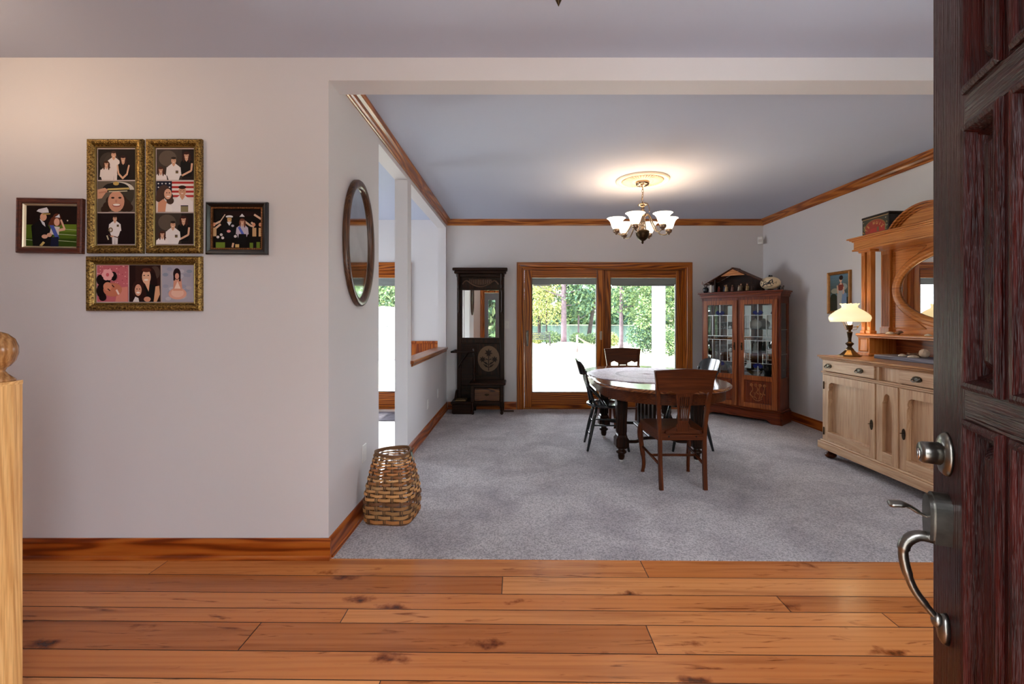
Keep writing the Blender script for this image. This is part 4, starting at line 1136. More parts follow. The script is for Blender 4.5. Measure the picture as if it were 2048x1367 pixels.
# ------------------------------------------------------------------ dining table
FZ = .004
TX, TY, TZ = 1.315, 4.56, .738
def race(r, s, n=40):
    pts = []
    for i in range(n+1): a = PI*i/n; pts.append((r*math.cos(a), s+r*math.sin(a)))
    for i in range(n+1): a = PI+PI*i/n; pts.append((r*math.cos(a), -s+r*math.sin(a)))
    return pts
def dining_table():
    t = thing('dining_table', 'long round ended brown oak dining table with turned legs', 'dining table', (TX, TY, FZ))
    Z = TZ-FZ; S = .40
    prof = [(.575, -.030), (.592, -.030), (.600, -.024), (.602, -.014), (.598, -.006), (.590, -.004), (.586, 0)]
    loops = [[(x, y, Z+h) for x, y in race(r, S)] for r, h in prof]
    m = MB(); n = len(loops[0]); vs = [p for l in loops for p in l]; fs = []
    for q in range(len(prof)-1):
        for i in range(n): fs.append((q*n+i, q*n+(i+1) % n, (q+1)*n+(i+1) % n, (q+1)*n+i))
    m.add(vs, fs, 0, True)
    m.add(vs, [tuple(range(n)), tuple((len(prof)-1)*n+i for i in range(n))], 0, False)
    m.build('tabletop', TABLETOP, t)
    m = MB().plate(race(.548, S), [race(.522, S)], Z-.125, Z-.030, 'xy'); m.build('apron', brown('y'), t)
    for lx in (.93-TX+.01, 1.63-TX):
        for ly in (4.115-TY, 4.96-TY):
            g = MB()
            q = R(45); s2 = math.sqrt(2)
            g.lathe([(.052*s2, Z-.032), (.052*s2, Z-.17), (.046*s2, Z-.18), (.048*s2, Z-.20), (.036*s2, .255)], 4, (lx, ly, 0), None, 0, False, phase=q)
            g.lathe([(.036*s2, .255), (.044*s2, .248), (.046*s2, .235), (.052*s2, .225), (.058*s2, .215), (.058*s2, .15), (.044*s2, .135), (.030*s2, .125)], 4, (lx, ly, 0), None, 0, False, phase=q)
            g.lathe([(.030, .128), (.026, .118), (.034, .110), (.047, .100), (.047, .088), (.034, .078), (.030, .070), (.031, .055), (.026, .03), (.018, .022)], 20, (lx, ly, 0))
            for a in range(3):
                for sx, sy in ((1, 0), (-1, 0), (0, 1), (0, -1)):
                    o = (a-1)*.022
                    px, py = lx+sx*.0405+(o if sy else 0), ly+sy*.0405+(o if sx else 0)
                    g.box(px-.005, py-.005, .27, px+.005, py+.005, .50, .003)
            l = g.build('leg', walnut('z'), t)
            MB().lathe([(.010, .022), (.010, .016), (.015, .015), (.016, .002), (.0, 0)], 12, (lx, ly, 0)).build('caster', plain('white_caster', hx(188, 184, 180), .3) if 'cast' not in WC else WC['cast'], l)
    # curved cross stretchers, long flat bar and the row of slats standing on it
    sx0, sx1 = .94-TX, 1.63-TX; bx = 1.285-TX
    for ly, sg in ((4.115-TY, 1), (4.96-TY, -1)):
        MB().tube(bez([(sx0+.05, ly, .185), (sx0+.15, ly+sg*.03, .178), (sx0+.22, ly+sg*.10, .186), (bx, ly+sg*.12, .188), (sx1-.22, ly+sg*.10, .186), (sx1-.15, ly+sg*.03, .178), (sx1-.05, ly, .185)], 6), .020, 8, flat=.75).build('stretcher', walnut('x'), t)
    MB().box(bx-.055, 4.215-TY, .178, bx+.055, 4.86-TY, .200, .005).build('stretcher_bar', walnut('y'), t)
    for i, ly in enumerate((4.27, 4.40, 4.535, 4.67, 4.80)):
        p = [(-.036, .198), (-.040, .26), (-.020, .34), (-.026, .44), (-.034, .52), (-.034, Z-.06), (.034, Z-.06), (.034, .52), (.026, .44), (.020, .34), (.040, .26), (.036, .198)]
        MB().prism([(ly-TY+u, v) for u, v in p], bx-.014, bx+.014, 'yz').build('support_slat', walnut('z'), t)
    MB().box(bx-.05, 4.2-TY, Z-.065, bx+.05, 4.86-TY, Z-.032, .004).build('slide_rail', walnut('y'), t)
WC['cast'] = plain('white_caster', hx(188, 184, 180), .3)
TABLETOP = wood('table_top_oak', hx(84, 42, 16), hx(134, 76, 34), hx(164, 104, 56), 'y', .14, 1.2, .4, .6, .04, .15)
dining_table()

def lace_mat():
    k = NT('mauve_lace'); v = k.obj()
    gr = k.node('ShaderNodeTexGradient', gradient_type='SPHERICAL')
    k.link(k.mapping(v, (1.58, 1.42, 1)), gr.inputs[0])
    vo = k.node('ShaderNodeTexVoronoi'); vo.inputs['Scale'].default_value = 26; k.link(v, vo.inputs['Vector'])
    n = k.noise(v, 60, 3)
    c = k.ramp(vo.outputs['Distance'], [(.1, hx(150, 134, 146)), (.35, hx(222, 210, 220)), (.6, hx(184, 168, 178))])
    c = k.mix(.5, c, k.ramp(n.outputs[0], [(.35, hx(170, 150, 154)), (.65, (1, 1, 1))]), 'MULTIPLY')
    ring = k.ramp(gr.outputs['Fac'], [(.0, (1, 1, 1)), (.50, (1, 1, 1)), (.515, hx(150, 130, 134)), (.56, hx(150, 130, 134)), (.575, hx(226, 214, 216)), (1, (1, 1, 1))])
    c = k.mix(.9, c, ring, 'MULTIPLY')
    k.link(c, k.b.inputs['Base Color']); k.b.inputs['Roughness'].default_value = .55; k.b.inputs['Coat Weight'].default_value = .12; k.b.inputs['Coat Roughness'].default_value = .3
    k.bump(vo.outputs['Distance'], .4, .003)
    return k.m
m = MB(); N = 180; rings = [.0001, .2, .45, .7, .9, 1.0]; vs, fs = [], []
for r in rings:
    for i in range(N):
        a = 2*PI*i/N
        s = r*(1+.018*abs(math.sin(a*20)) if r == 1 else 1)
        x, y = .586*math.cos(a)*s, .655*math.sin(a)*s
        vs.append((x, y, .0022 + .0015*math.sin(a*14+r*5)*r*r))
for q in range(len(rings)-1):
    for i in range(N): fs.append((q*N+i, q*N+(i+1) % N, (q+1)*N+(i+1) % N, (q+1)*N+i))
m.add(vs, fs, 0, True)
cl = m.build('lace_tablecloth', lace_mat())
cl.location = (TX-.005, 4.61, TZ+.001)
md = cl.modifiers.new('thickness', 'SOLIDIFY'); md.thickness = .0015; md.offset = 1
tag(cl, 'mauve lace tablecloth with a ring pattern lying on the dining table', 'tablecloth')

# ------------------------------------------------------------------ carved oak dining chairs
def oak_chair(loc, rz, label):
    t = thing('dining_chair', label, 'dining chair', loc, rz, 'carved oak dining chairs')
    st = MB().prism([(-.185, -.19), (.185, -.19), (.215, .20), (.15, .225), (-.15, .225), (-.215, .20)], .425, .447, 'xy').build('seat', brown('x'), t)
    f = MB()
    f.box(-.165, -.212, .375, .165, -.188, .428, .003)
    f.prism([(-.13, .445), (-.06, .475), (.06, .475), (.13, .445), (.13, .42), (-.13, .42)], .19, .212, 'hall')
    for s in (-1, 1):
        f.add([(s*.165, -.19, .37), (s*.185, -.19, .37), (s*.212, .19, .37), (s*.192, .19, .37), (s*.165, -.19, .425), (s*.185, -.19, .425), (s*.212, .19, .425), (s*.192, .19, .425)],
              [(0,1,2,3), (4,5,6,7), (0,1,5,4), (1,2,6,5), (2,3,7,6), (3,0,4,7)])
    f.box(-.20, .185, .37, .20, .207, .425, .003)
    f.build('seat_frame', brown('x'), t)
    for s in (-1, 1):
        MB().ball((s*.105, -.212, .405), (.008, .004, .008), 10, 6).build('peg', walnut('z'), t)
        # back leg running up into the back post
        m = MB()
        m.tube(bez([(s*.168, -.225, 0), (s*.170, -.205, .2), (s*.172, -.200, .43), (s*.186, -.215, .62), (s*.205, -.245, .80), (s*.222, -.268, .915)], 5), [.020]*11+[.0195]*10+[.017]*5, 4, 0, False)
        m.build('back_leg', brown('z'), t)
        m = MB()
        m.tube(bez([(s*.198, .185, .42), (s*.206, .205, .385), (s*.212, .212, .33), (s*.202, .198, .22), (s*.190, .180, .11), (s*.190, .182, .05), (s*.194, .192, .012), (s*.194, .192, 0)], 5), [.024]*4+[.026]*4+[.024]*5+[.020]*6+[.016]*7+[.015]*5+[.017]*5, 6)
        m.build('front_leg', brown('z'), t)
        MB().tube([(s*.170, -.205, .185), (s*.195, .19, .215)], .011, 6).build('stretcher', brown('y'), t)
    MB().tube([(-.183, .0, .20), (.183, .0, .20)], .011, 6).build('stretcher', brown('x'), t)
    # crest panel, splat with slits; the back leans
    def ly(z): return -.200 - .068*max(0, (z-.43)/.485)**1.25
    def lean(mb):
        mb.v = [(x, y + ly(z), z) for x, y, z in mb.v]; return mb
    top = [(-.232, .905), (-.232, .918), (0, .932), (.232, .918), (.232, .905)]
    cp = [(-.225, .905), (-.196, .760), (-.17, .748), (-.15, .742), (-.135, .752), (-.11, .760), (-.085, .746), (-.06, .738), (.06, .738), (.085, .746), (.11, .760), (.135, .752), (.15, .742), (.17, .748), (.196, .760), (.225, .905)]
    g = MB()
    g.prism(cp, .0, .020, 'hall'); lean(g); g.build('crest_panel', brown('x'), t)
    g = MB(); g.prism(top, -.006, .028, 'hall'); lean(g); g.build('crest_rail', brown('x'), t)
    sp = [(-.062, .75), (-.060, .70), (-.050, .64), (-.044, .58), (-.042, .54), (-.040, .51), (-.052, .492), (-.054, .478), (-.045, .466), (-.045, .447), (.045, .447), (.045, .466), (.054, .478), (.052, .492), (.040, .51), (.042, .54), (.044, .58), (.050, .64), (.060, .70), (.062, .75)]
    hl = []
    for i in range(5):
        u = (i-2)
        hl.append([(u*.0125-.0036, .53), (u*.0125+.0036, .53), (u*.0165+.0055, .715), (u*.0165-.0055, .715)])
    g = MB().plate(sp, hl, .004, .017, 'hall')
    lean(g); g.build('splat', brown('z'), t)
    return t
oak_chair((1.258, 3.66, FZ), 0, 'carved oak dining chair at the near end of the table, its back to the viewer')
oak_chair((1.345, 5.56, FZ), PI, 'carved oak dining chair at the far end of the table, before the sliding door')

# ------------------------------------------------------------------ black painted kitchen chairs
def black_chair(loc, rz, label):
    t = thing('dining_chair', label, 'dining chair', loc, rz, 'black painted spindle chairs')
    pts = [(.205*math.cos(a)*(1 if math.sin(a) > 0 else .98), .20*math.sin(a)) for a in [2*PI*i/36 for i in range(36)]]
    m = MB(); prof = [(.86, .425), (.97, .432), (1.0, .442), (.99, .452), (.93, .456), (.7, .448), (.0001, .444)]
    vs, fs = [], []
    for r, z in prof: vs += [(x*r, y*r, z) for x, y in pts]
    n = 36
    for q in range(len(prof)-1):
        for i in range(n): fs.append((q*n+i, q*n+(i+1) % n, (q+1)*n+(i+1) % n, (q+1)*n+i))
    fs.append(tuple(range(n))); m.add(vs, fs, 0, True); m.build('seat', BLACKP, t)
    for sx in (-1, 1):
        for (y0, y1) in ((-.11, -.205), (.11, .20)):
            a, b = Vector((sx*.115, y0, .43)), Vector((sx*.165, y1, 0))
            P = [a.lerp(b, q) for q in (0, .2, .3, .45, .6, .75, 1)]
            MB().tube(P, [.013, .016, .0175, .018, .017, .0155, .011], 10).build('leg', BLACKP, t)
    lp = lambda sx, y0, y1, q: Vector((sx*.115, y0, .43)).lerp(Vector((sx*.165, y1, 0)), q)
    for sx in (-1, 1):
        for q in (.42,): MB().tube([lp(sx, -.11, -.205, q), lp(sx, .11, .20, q)], .008, 8).build('stretcher', BLACKP, t)
    for y0, y1, qs in ((-.11, -.205, (.36, .66)), (.11, .20, (.40, .66))):
        for q in qs: MB().tube([lp(-1, y0, y1, q), lp(1, y0, y1, q)], .008, 8).build('stretcher', BLACKP, t)
    # curved crest board wrapping the sitter
    m = MB(); K = 20; vs, fs = [], []
    for i in range(K+1):
        u = lerp(-1, 1, i/K); a = u*R(52)
        x = .262*math.sin(a); y = -.145-.135*math.cos(a)+.02
        edge = 1-abs(u)**6*.38
        zt, zb = .735 + .158*edge, .748 - .0*edge + .02*abs(u)**4
        nx, ny = math.sin(a), -math.cos(a)
        for z, tck in ((zb, 0), (zt, 0), (zt, 1), (zb, 1)):
            back = (z-.73)*.28
            vs.append((x+nx*.016*tck, y+ny*.016*tck-back, z))
    for i in range(K):
        for q in range(4): fs.append((i*4+q, (i+1)*4+q, (i+1)*4+(q+1) % 4, i*4+(q+1) % 4))
    fs += [(0,1,2,3), (K*4, K*4+1, K*4+2, K*4+3)]
    m.add(vs, fs, 0, False); m.build('crest_board', BLACKP, t)
    for sx in (-1, 1):
        MB().tube(bez([(sx*.15, -.125, .445), (sx*.168, -.165, .55), (sx*.19, -.205, .68), (sx*.198, -.228, .80)], 5), [.013]*6+[.0145]*5+[.011]*5, 8, flat=.8).build('back_post', BLACKP, t)
        MB().tube(bez([(sx*.185, -.03, .445), (sx*.198, -.07, .51), (sx*.196, -.145, .585), (sx*.180, -.188, .63)], 5), .011, 8).build('brace', BLACKP, t)
    for i in range(4):
        u = (i-1.5)/1.5
        MB().tube([(u*.085, -.165+.012*abs(u), .447), (u*.10, -.238+.02*abs(u), .78)], [.008, .006], 8).build('spindle', BLACKP, t)
    return t
black_chair((.895, 4.595, FZ), R(-93), 'black painted spindle chair at the left side of the dining table')
black_chair((1.71, 4.60, FZ), R(93), 'black painted spindle chair at the right side of the table, by the china cabinet')

# ------------------------------------------------------------------ chandelier and ceiling medallion
CX, CY = 1.276, 4.63
m = MB()
m.lathe([(.268, 0), (.270, -.012), (.262, -.024), (.252, -.027), (.244, -.020), (.240, -.012), (.224, -.012), (.218, -.016), (.212, -.012)], 64)
m.lathe([(.212, -.012), (.10, -.018), (.096, -.026), (.088, -.028), (.082, -.020), (.070, -.020), (.0001, -.020)], 64)
for i in range(44):
    a = 2*PI*i/44
    m.tube([(.105*math.cos(a), .105*math.sin(a), -.020), (.155*math.cos(a), .155*math.sin(a), -.021), (.203*math.cos(a), .203*math.sin(a), -.016)], [.0035, .005, .0075], 6)
md_ = m.build('ceiling_medallion', plain('cream_plaster', hx(226, 214, 196), .7))
md_.location = (CX, CY, H)
tag(md_, 'fluted cream plaster medallion on the ceiling round the chandelier', 'ceiling medallion')

def shade_mat(name, col, strength):
    k = NT(name)
    k.b.inputs['Base Color'].default_value = (.85, .8, .7, 1); k.b.inputs['Roughness'].default_value = .25
    k.b.inputs['Emission Color'].default_value = (*col, 1); k.b.inputs['Emission Strength'].default_value = strength
    return k.m
SHADE = shade_mat('lit_frosted_glass', (1.0, .86, .66), .9)
def chandelier():
    t = thing('chandelier', 'six armed nickel chandelier with lit frosted glass bell shades', 'chandelier', (CX, CY, H-.02))
    zt = H-.02
    MB().lathe([(.066, 0), (.070, -.006), (.066, -.03), (.050, -.042), (.030, -.046), (.008, -.056), (.0, -.058)], 28).build('canopy', BRONZE, t)
    ch = MB(); z = -.058; i = 0
    while z > -.215:
        ch.tube([(.009*math.cos(a)*(1 if i % 2 else .0)+0, .009*math.cos(a)*(0 if i % 2 else 1), z-.014+.016*math.sin(a)) for a in [2*PI*q/10 for q in range(11)]], .0022, 6, cap=False)
        z -= .024; i += 1
    ch.tube(bez([(.004, 0, -.06), (.012, .006, -.12), (-.008, .004, -.17), (.006, 0, -.22)], 6), .0022, 6)
    ch.tube(bez([(.02, 0, -.215), (.052, 0, -.225), (.068, 0, -.27), (.07, 0, -.31)], 6), .004, 6)
    ch.build('chain', BRONZE, t)
    MB().lathe([(.0, -.212), (.012, -.214), (.022, -.224), (.048, -.236), (.050, -.242), (.026, -.25), (.016, -.262), (.020, -.275), (.014, -.285), (.026, -.30), (.030, -.32), (.020, -.335), (.016, -.36), (.015, -.40), (.022, -.415), (.026, -.43), (.016, -.442), (.020, -.455), (.026, -.468), (.018, -.482), (.030, -.495), (.058, -.502), (.064, -.508)], 24, flute=.0).build('stem', BRONZE, t)
    MB().lathe([(.064, -.508), (.066, -.515), (.062, -.55), (.048, -.585), (.026, -.606), (.010, -.612), (.012, -.622), (.008, -.636), (.0, -.642)], 48, flute=.05, nf=16).build('bowl', DARKBRASS, t)
    for i in range(6):
        a = R(60*i); c, s = math.cos(a), math.sin(a)
        P = bez([(.022, 0, -.36), (.07, 0, -.345), (.115, 0, -.44), (.175, 0, -.535), (.235, 0, -.545), (.268, 0, -.515)], 6)
        arm = MB().tube([(p.x*c, p.x*s, p.z) for p in P], .0065, 8).build('arm', BRONZE, t)
        MB().lathe([(.0, -.548), (.008, -.545), (.010, -.535), (.030, -.520), (.034, -.505), (.031, -.488), (.024, -.486)], 18, (.27*c, .27*s, 0)).build('shade_holder', BRONZE, arm)
        MB().lathe([(.026, -.490), (.034, -.484), (.046, -.462), (.054, -.436), (.064, -.408), (.082, -.386), (.096, -.378), (.093, -.376), (.078, -.388), (.058, -.415), (.048, -.44), (.040, -.465), (.028, -.482)], 28, (.27*c, .27*s, 0)).build('glass_shade', SHADE, arm)
        d = bpy.data.lights.new('chandelier_bulb', 'POINT'); d.energy = .85; d.color = (1.0, .66, .38); d.shadow_soft_size = .03
        o = bpy.data.objects.new('chandelier_bulb', d); COL.objects.link(o); o.parent = t; o.location = (.27*c, .27*s, -.385)
chandelier()

# hall pendant whose finial tip shows at the top edge, and its twin over the stairs out of frame
BOWLM = shade_mat('lit_alabaster', (1, .82, .6), 1.0)
def pendant(x, y, label, e):
    t = thing('pendant_lantern', label, 'pendant light', (x, y, H), 0, 'hall pendant lights')
    MB().lathe([(.06, 0), (.062, -.012), (.03, -.03), (.01, -.034), (.0, -.036)], 24).build('canopy', DARKBRASS, t)
    MB().tube([(0, 0, -.03), (0, 0, -.25)], .006, 8).build('rod', DARKBRASS, t)
    MB().lathe([(.0, -.24), (.028, -.25), (.04, -.262), (.03, -.27), (.0, -.272)], 28).build('crown_cap', DARKBRASS, t)
    for k in range(3):
        a = R(120*k); MB().tube([(.02*math.cos(a), .02*math.sin(a), -.26), (.125*math.cos(a), .125*math.sin(a), -.358)], .003, 6).build('hanger', DARKBRASS, t)
    MB().lathe([(.122, -.355), (.126, -.36), (.115, -.45), (.07, -.52), (.022, -.545), (.020, -.541), (.066, -.515), (.111, -.449), (.122, -.36)], 28).build('glass_bowl', BOWLM, t)
    MB().lathe([(.028, -.54), (.024, -.556), (.010, -.562), (.012, -.572), (.006, -.585), (.0, -.598)], 16).build('finial', DARKBRASS, t)
    d = bpy.data.lights.new('pendant_bulb', 'POINT'); d.energy = e; d.color = (1, .72, .48); d.shadow_soft_size = .05
    o = bpy.data.objects.new('pendant_bulb', d); COL.objects.link(o); o.parent = t; o.location = (0, 0, -.33)
pendant(.107, 1.2, 'hall pendant light, only its metal finial tip showing at the top edge', 2.0)
pendant(-2.75, 1.45, 'warm pendant light over the left end of the hall, beyond the picture', 9.0)
# ------------------------------------------------------------------ sideboard with mirrored hutch
def sideboard():
    ox, oy = 3.21, 3.53
    t = thing('sideboard', 'pale oak sideboard with drawers, shaped doors and golden mirrored hutch, right wall', 'sideboard', (ox, oy, FZ))
    bk = .30
    b = MB()
    b.box(-.262, -.745, .155, bk, .745, .93)
    for y in (.745, .105, -.105, -.745):
        s = .03
        b.box(-.312, y-s if y > 0 and y > .2 else y-.018, .155, -.285, y+.015 if y > .2 else y+.018, .93, .003)
    b.build('body', paleoak('z'), t)
    b = MB(); b.box(-.345, -.785, .083, bk, .785, .150, .004); b.box(-.330, -.77, .148, bk, .77, .166, .006)
    b.build('plinth', paleoak('y'), t)
    b = MB(); b.box(-.318, -.755, .782, -.28, .755, .800, .004); b.box(-.330, -.765, .798, -.28, .765, .812, .005); b.build('ledge_moulding', paleoak('y'), t)
    for y in (-.71, .71):
        for x in (-.27, .25):
            MB().lathe([(.0, 0), (.030, .002), (.048, .018), (.050, .032), (.034, .048), (.020, .056), (.034, .072), (.036, .084)], 18, (x, y, 0)).build('bun_foot', brown('z'), t)
    tp = MB(); tp.box(-.350, -.785, .945, bk, .785, .961, .005); tp.box(-.338, -.775, .930, bk, .775, .946, .006); tp.box(-.322, -.765, .920, bk, .765, .931, .004)
    tp.build('worktop', wood('sideboard_top_oak', hx(140, 90, 48), hx(180, 126, 76), hx(198, 150, 100), 'y', .3, 1.4, .35, .2, .08, .25), t)
    MB().box(-.290, -.088, .815, -.263, .088, .920).build('centre_panel', paleoak('z'), t)
    def pull(parent, y, z):
        p = MB().prism([(v[0], v[1]) for v in ell(y, z, .040, .022, 24)], -.331, -.326, 'yz').build('bail_plate', DARKBRASS, parent)
        q = MB().tube(bez([(-.336, y-.026, z+.004), (-.352, y-.022, z-.010), (-.356, y, z-.018), (-.352, y+.022, z-.010), (-.336, y+.026, z+.004)], 5), .0038, 8)
        q.prism(ell(y, z, .016, .010, 14), -.335, -.331, 'yz')
        for s in (-.026, .026): q.ball((-.334, y+s, z+.004), .006, 8, 6)
        q.build('bail_handle', NICKEL, p)
    for y0, y1, pulls in ((.118, .732, (.655, .275)), (-.732, -.118, (-.275, -.62))):
        d = MB().box(-.326, y0, .818, -.29, y1, .922, .004).build('drawer', paleoak('y'), t)
        for y in pulls: pull(d, y, .868)
    # doors: frame with a shaped opening over a sunk panel
    def sdoor(y0, y1, shaped, key_side):
        z0, z1 = .168, .780
        d = MB().box(-.282, y0+.01, z0+.01, -.270, y1-.01, z1-.01).build('door', paleoak('z'), t)
        w = .075; a, c = y0+w*.72, y1-w*.72; lo, hi = z0+.085, z1-.065
        def side(yy, s):
            return [(yy, lo), (yy, lo+.22), (yy+s*.004, lo+.27), (yy+s*.010, lo+.295), (yy+s*.003, lo+.305), (yy+s*.002, lo+.33), (yy+s*.006, lo+.375), (yy+s*.016, lo+.395), (yy+s*.012, lo+.405), (yy+s*.010, lo+.42), (yy+s*.020, lo+.448), (yy+s*.045, hi)]
        if shaped:
            hole = side(a, 1) + side(c, -1)[::-1]
        else:
            hole = [(a, lo)] + [(a, hi-.075), (a+.008, hi-.060)] + ell((a+c)/2, hi-.055, (c-a)/2-.012, .055, 13, PI, 0) + [(c-.008, hi-.060), (c, hi-.075), (c, lo)]
        f = MB().plate([(y0, z0), (y1, z0), (y1, z1), (y0, z1)], [hole], -.320, -.283, 'yz').build('door_frame', paleoak('z'), d)
        MB().box(-.322, a+.0, z0+.012, -.317, c, lo-.006, .002).build('bottom_rail', paleoak('y'), d)
        if key_side:
            yk = y0+.032 if key_side < 0 else y1-.032
            k = MB().prism(ell(yk, .44, .016, .042, 20), -.323, -.318, 'yz').build('escutcheon', DARKBRASS, d)
            q = MB().tube([(-.322, yk, .45), (-.35, yk, .448)], .003, 6).tube([(-.35+.0, yk, .448+.0)]+[(-.358-.008*math.cos(q_), yk, .448+.008*math.sin(q_)) for q_ in [PI+2*PI*i/10 for i in range(11)]], .002, 6)
            q.build('key', BRASS, d)
            yh = y1 if key_side < 0 else y0
            for z in (.25, .68): MB().tube([(-.322, yh, z-.035), (-.322, yh, z+.035)], .006, 8).build('hinge', DARKBRASS, d)
    sdoor(.122, .728, True, -1)
    sdoor(-.100, .100, False, 0)
    sdoor(-.728, -.122, True, 1)
    # ---- hutch
    zs = .961
    for s in (1, -1):
        y0, y1 = sorted((s*.625, s*.765))
        m = MB().box(.03, y0, zs, bk, y1, 1.142, .003).box(.02, y0-.008, zs, bk, y1+.008, zs+.025, .004)
        p = m.build('pedestal', oak('z'), t)
        MB().frame(-y1+.014, zs+.04, -y0-.014, 1.125, [(0, .002), (0, -.0), (.006, .006), (.010, -.001)], 'right', M=T(.028, 0, 0)).build('panel_moulding', oak('z'), p)
        for yy in (s*.655, s*.725):
            c = MB().box(.045, yy-.022, 1.195, .095, yy+.022, 1.935, .004)
            for dy in (-.008, .008): c.box(.041, yy+dy-.003, 1.23, .046, yy+dy+.003, 1.90, .001)
            c.box(.038, yy-.028, 1.168, .102, yy+.028, 1.197, .004)
            c.build('column', oak('z'), t)
        MB().box(.032, y0-.002, 1.930, .12, y1+.002, 1.955, .004).build('capital', oak('y'), t)
        pm = MB().box(.235, s*.70-.05, 1.168, bk-.01, s*.70+.05, 1.955, .003)
        for i in range(5): pm.box(.230, s*.70-.036+i*.016, 1.235, .236, s*.70-.028+i*.016, 1.91, .002)
        pm.box(.226, s*.70-.053, 1.168, bk-.01, s*.70+.053, 1.225, .003)
        pm.build('pilaster', oak('z'), t)
    m = MB(); m.box(.005, -.77, 1.145, bk, .77, 1.168, .006); m.box(.018, -.765, 1.132, bk, .765, 1.146, .004); m.build('shelf', oak('y'), t)
    MB().box(bk-.022, -.63, zs, bk-.002, .63, 1.135).build('lower_back_panel', wood('red_oak_back', hx(96, 40, 14), hx(134, 64, 24), hx(156, 84, 38), 'y', .35, 1.2, .4, .1), t)
    A, B, zc = .585, .30, 1.575
    MB().plate([(-.65, 1.168), (.65, 1.168), (.65, 1.955), (-.65, 1.955)], [ell(0, zc, A-.01, B-.01, 64)], .262, .282, 'yz').build('mirror_panel', oak('y'), t)
    m = MB(); n = 72; vs, fs = [], []; prof = [(.062, .262), (.060, .250), (.045, .244), (.030, .250), (.022, .242), (.008, .240), (-.002, .250), (-.012, .262)]
    for i in range(n):
        a = 2*PI*i/n
        for s, x in prof: vs.append((x, (A+s)*math.cos(a), zc+(B+s)*math.sin(a)))
    k = len(prof)
    for i in range(n):
        for q in range(k-1): fs.append((i*k+q, ((i+1) % n)*k+q, ((i+1) % n)*k+q+1, i*k+q+1))
    m.add(vs, fs, 0, True); m.build('oval_moulding', oak('y'), t)
    MB().prism(ell(0, zc, A+.002, B+.002, 72), .272, .277, 'yz').build('oval_mirror_glass', MIRROR, t)
    for sy in (1, -1):
        for sz in (1, -1):
            P = [(sy*.625, zc+sz*.355), (sy*.30, zc+sz*.355), (sy*.46, zc+sz*.25), (sy*.58, zc+sz*.13), (sy*.625, zc+sz*.08)]
            m = MB()
            for p, q in zip(P, P[1:]+P[:1]):
                m.tube([(.260, p[0], p[1]), (.260, q[0], q[1])], .006, 6)
            m.build('spandrel_moulding', oak('y'), t)
    m = MB()
    m.box(-.005, -.775, 1.955, bk, .775, 2.040, .003); m.box(-.016, -.786, 1.948, bk, .786, 1.964, .004)
    m.build('frieze', oak('y'), t)
    m = MB()
    for h, o in ((2.034, .012), (2.046, .026), (2.058, .042)):
        m.box(-.005-o, -.775-o, h, bk, .775+o, h+.0135, .004)
    m.build('cornice', oak('y'), t)
    zt = 2.0705; hw_, rise = .325, .155; Rr = (hw_**2+rise**2)/(2*rise); cz = zt+rise-Rr
    th = math.asin(hw_/Rr)
    arc = [(Rr*math.sin(lerp(-th, th, i/32)), cz+Rr*math.cos(lerp(-th, th, i/32))) for i in range(33)]
    arc = [(y, max(z, zt)) for y, z in arc]
    m = MB().prism(arc, .0, .05, 'yz'); m.build('arched_pediment', oak('y'), t)
    m = MB()
    for off, x0, x1 in ((.0, -.045, .06), (-.016, -.030, .05), (-.030, -.016, .05)):
        o_ = [((Rr+off)*math.sin(lerp(-th, th, i/32)), max(zt, cz+(Rr+off)*math.cos(lerp(-th, th, i/32)))) for i in range(33)]
        i_ = [((Rr+off-.015)*math.sin(lerp(-th, th, i/32)), max(zt-.0, cz+(Rr+off-.015)*math.cos(lerp(-th, th, i/32)))) for i in range(33)]
        m.prism(o_ + i_[::-1], x0, x1, 'yz')
    m.build('pediment_moulding', crownwood('y'), t)
sideboard()

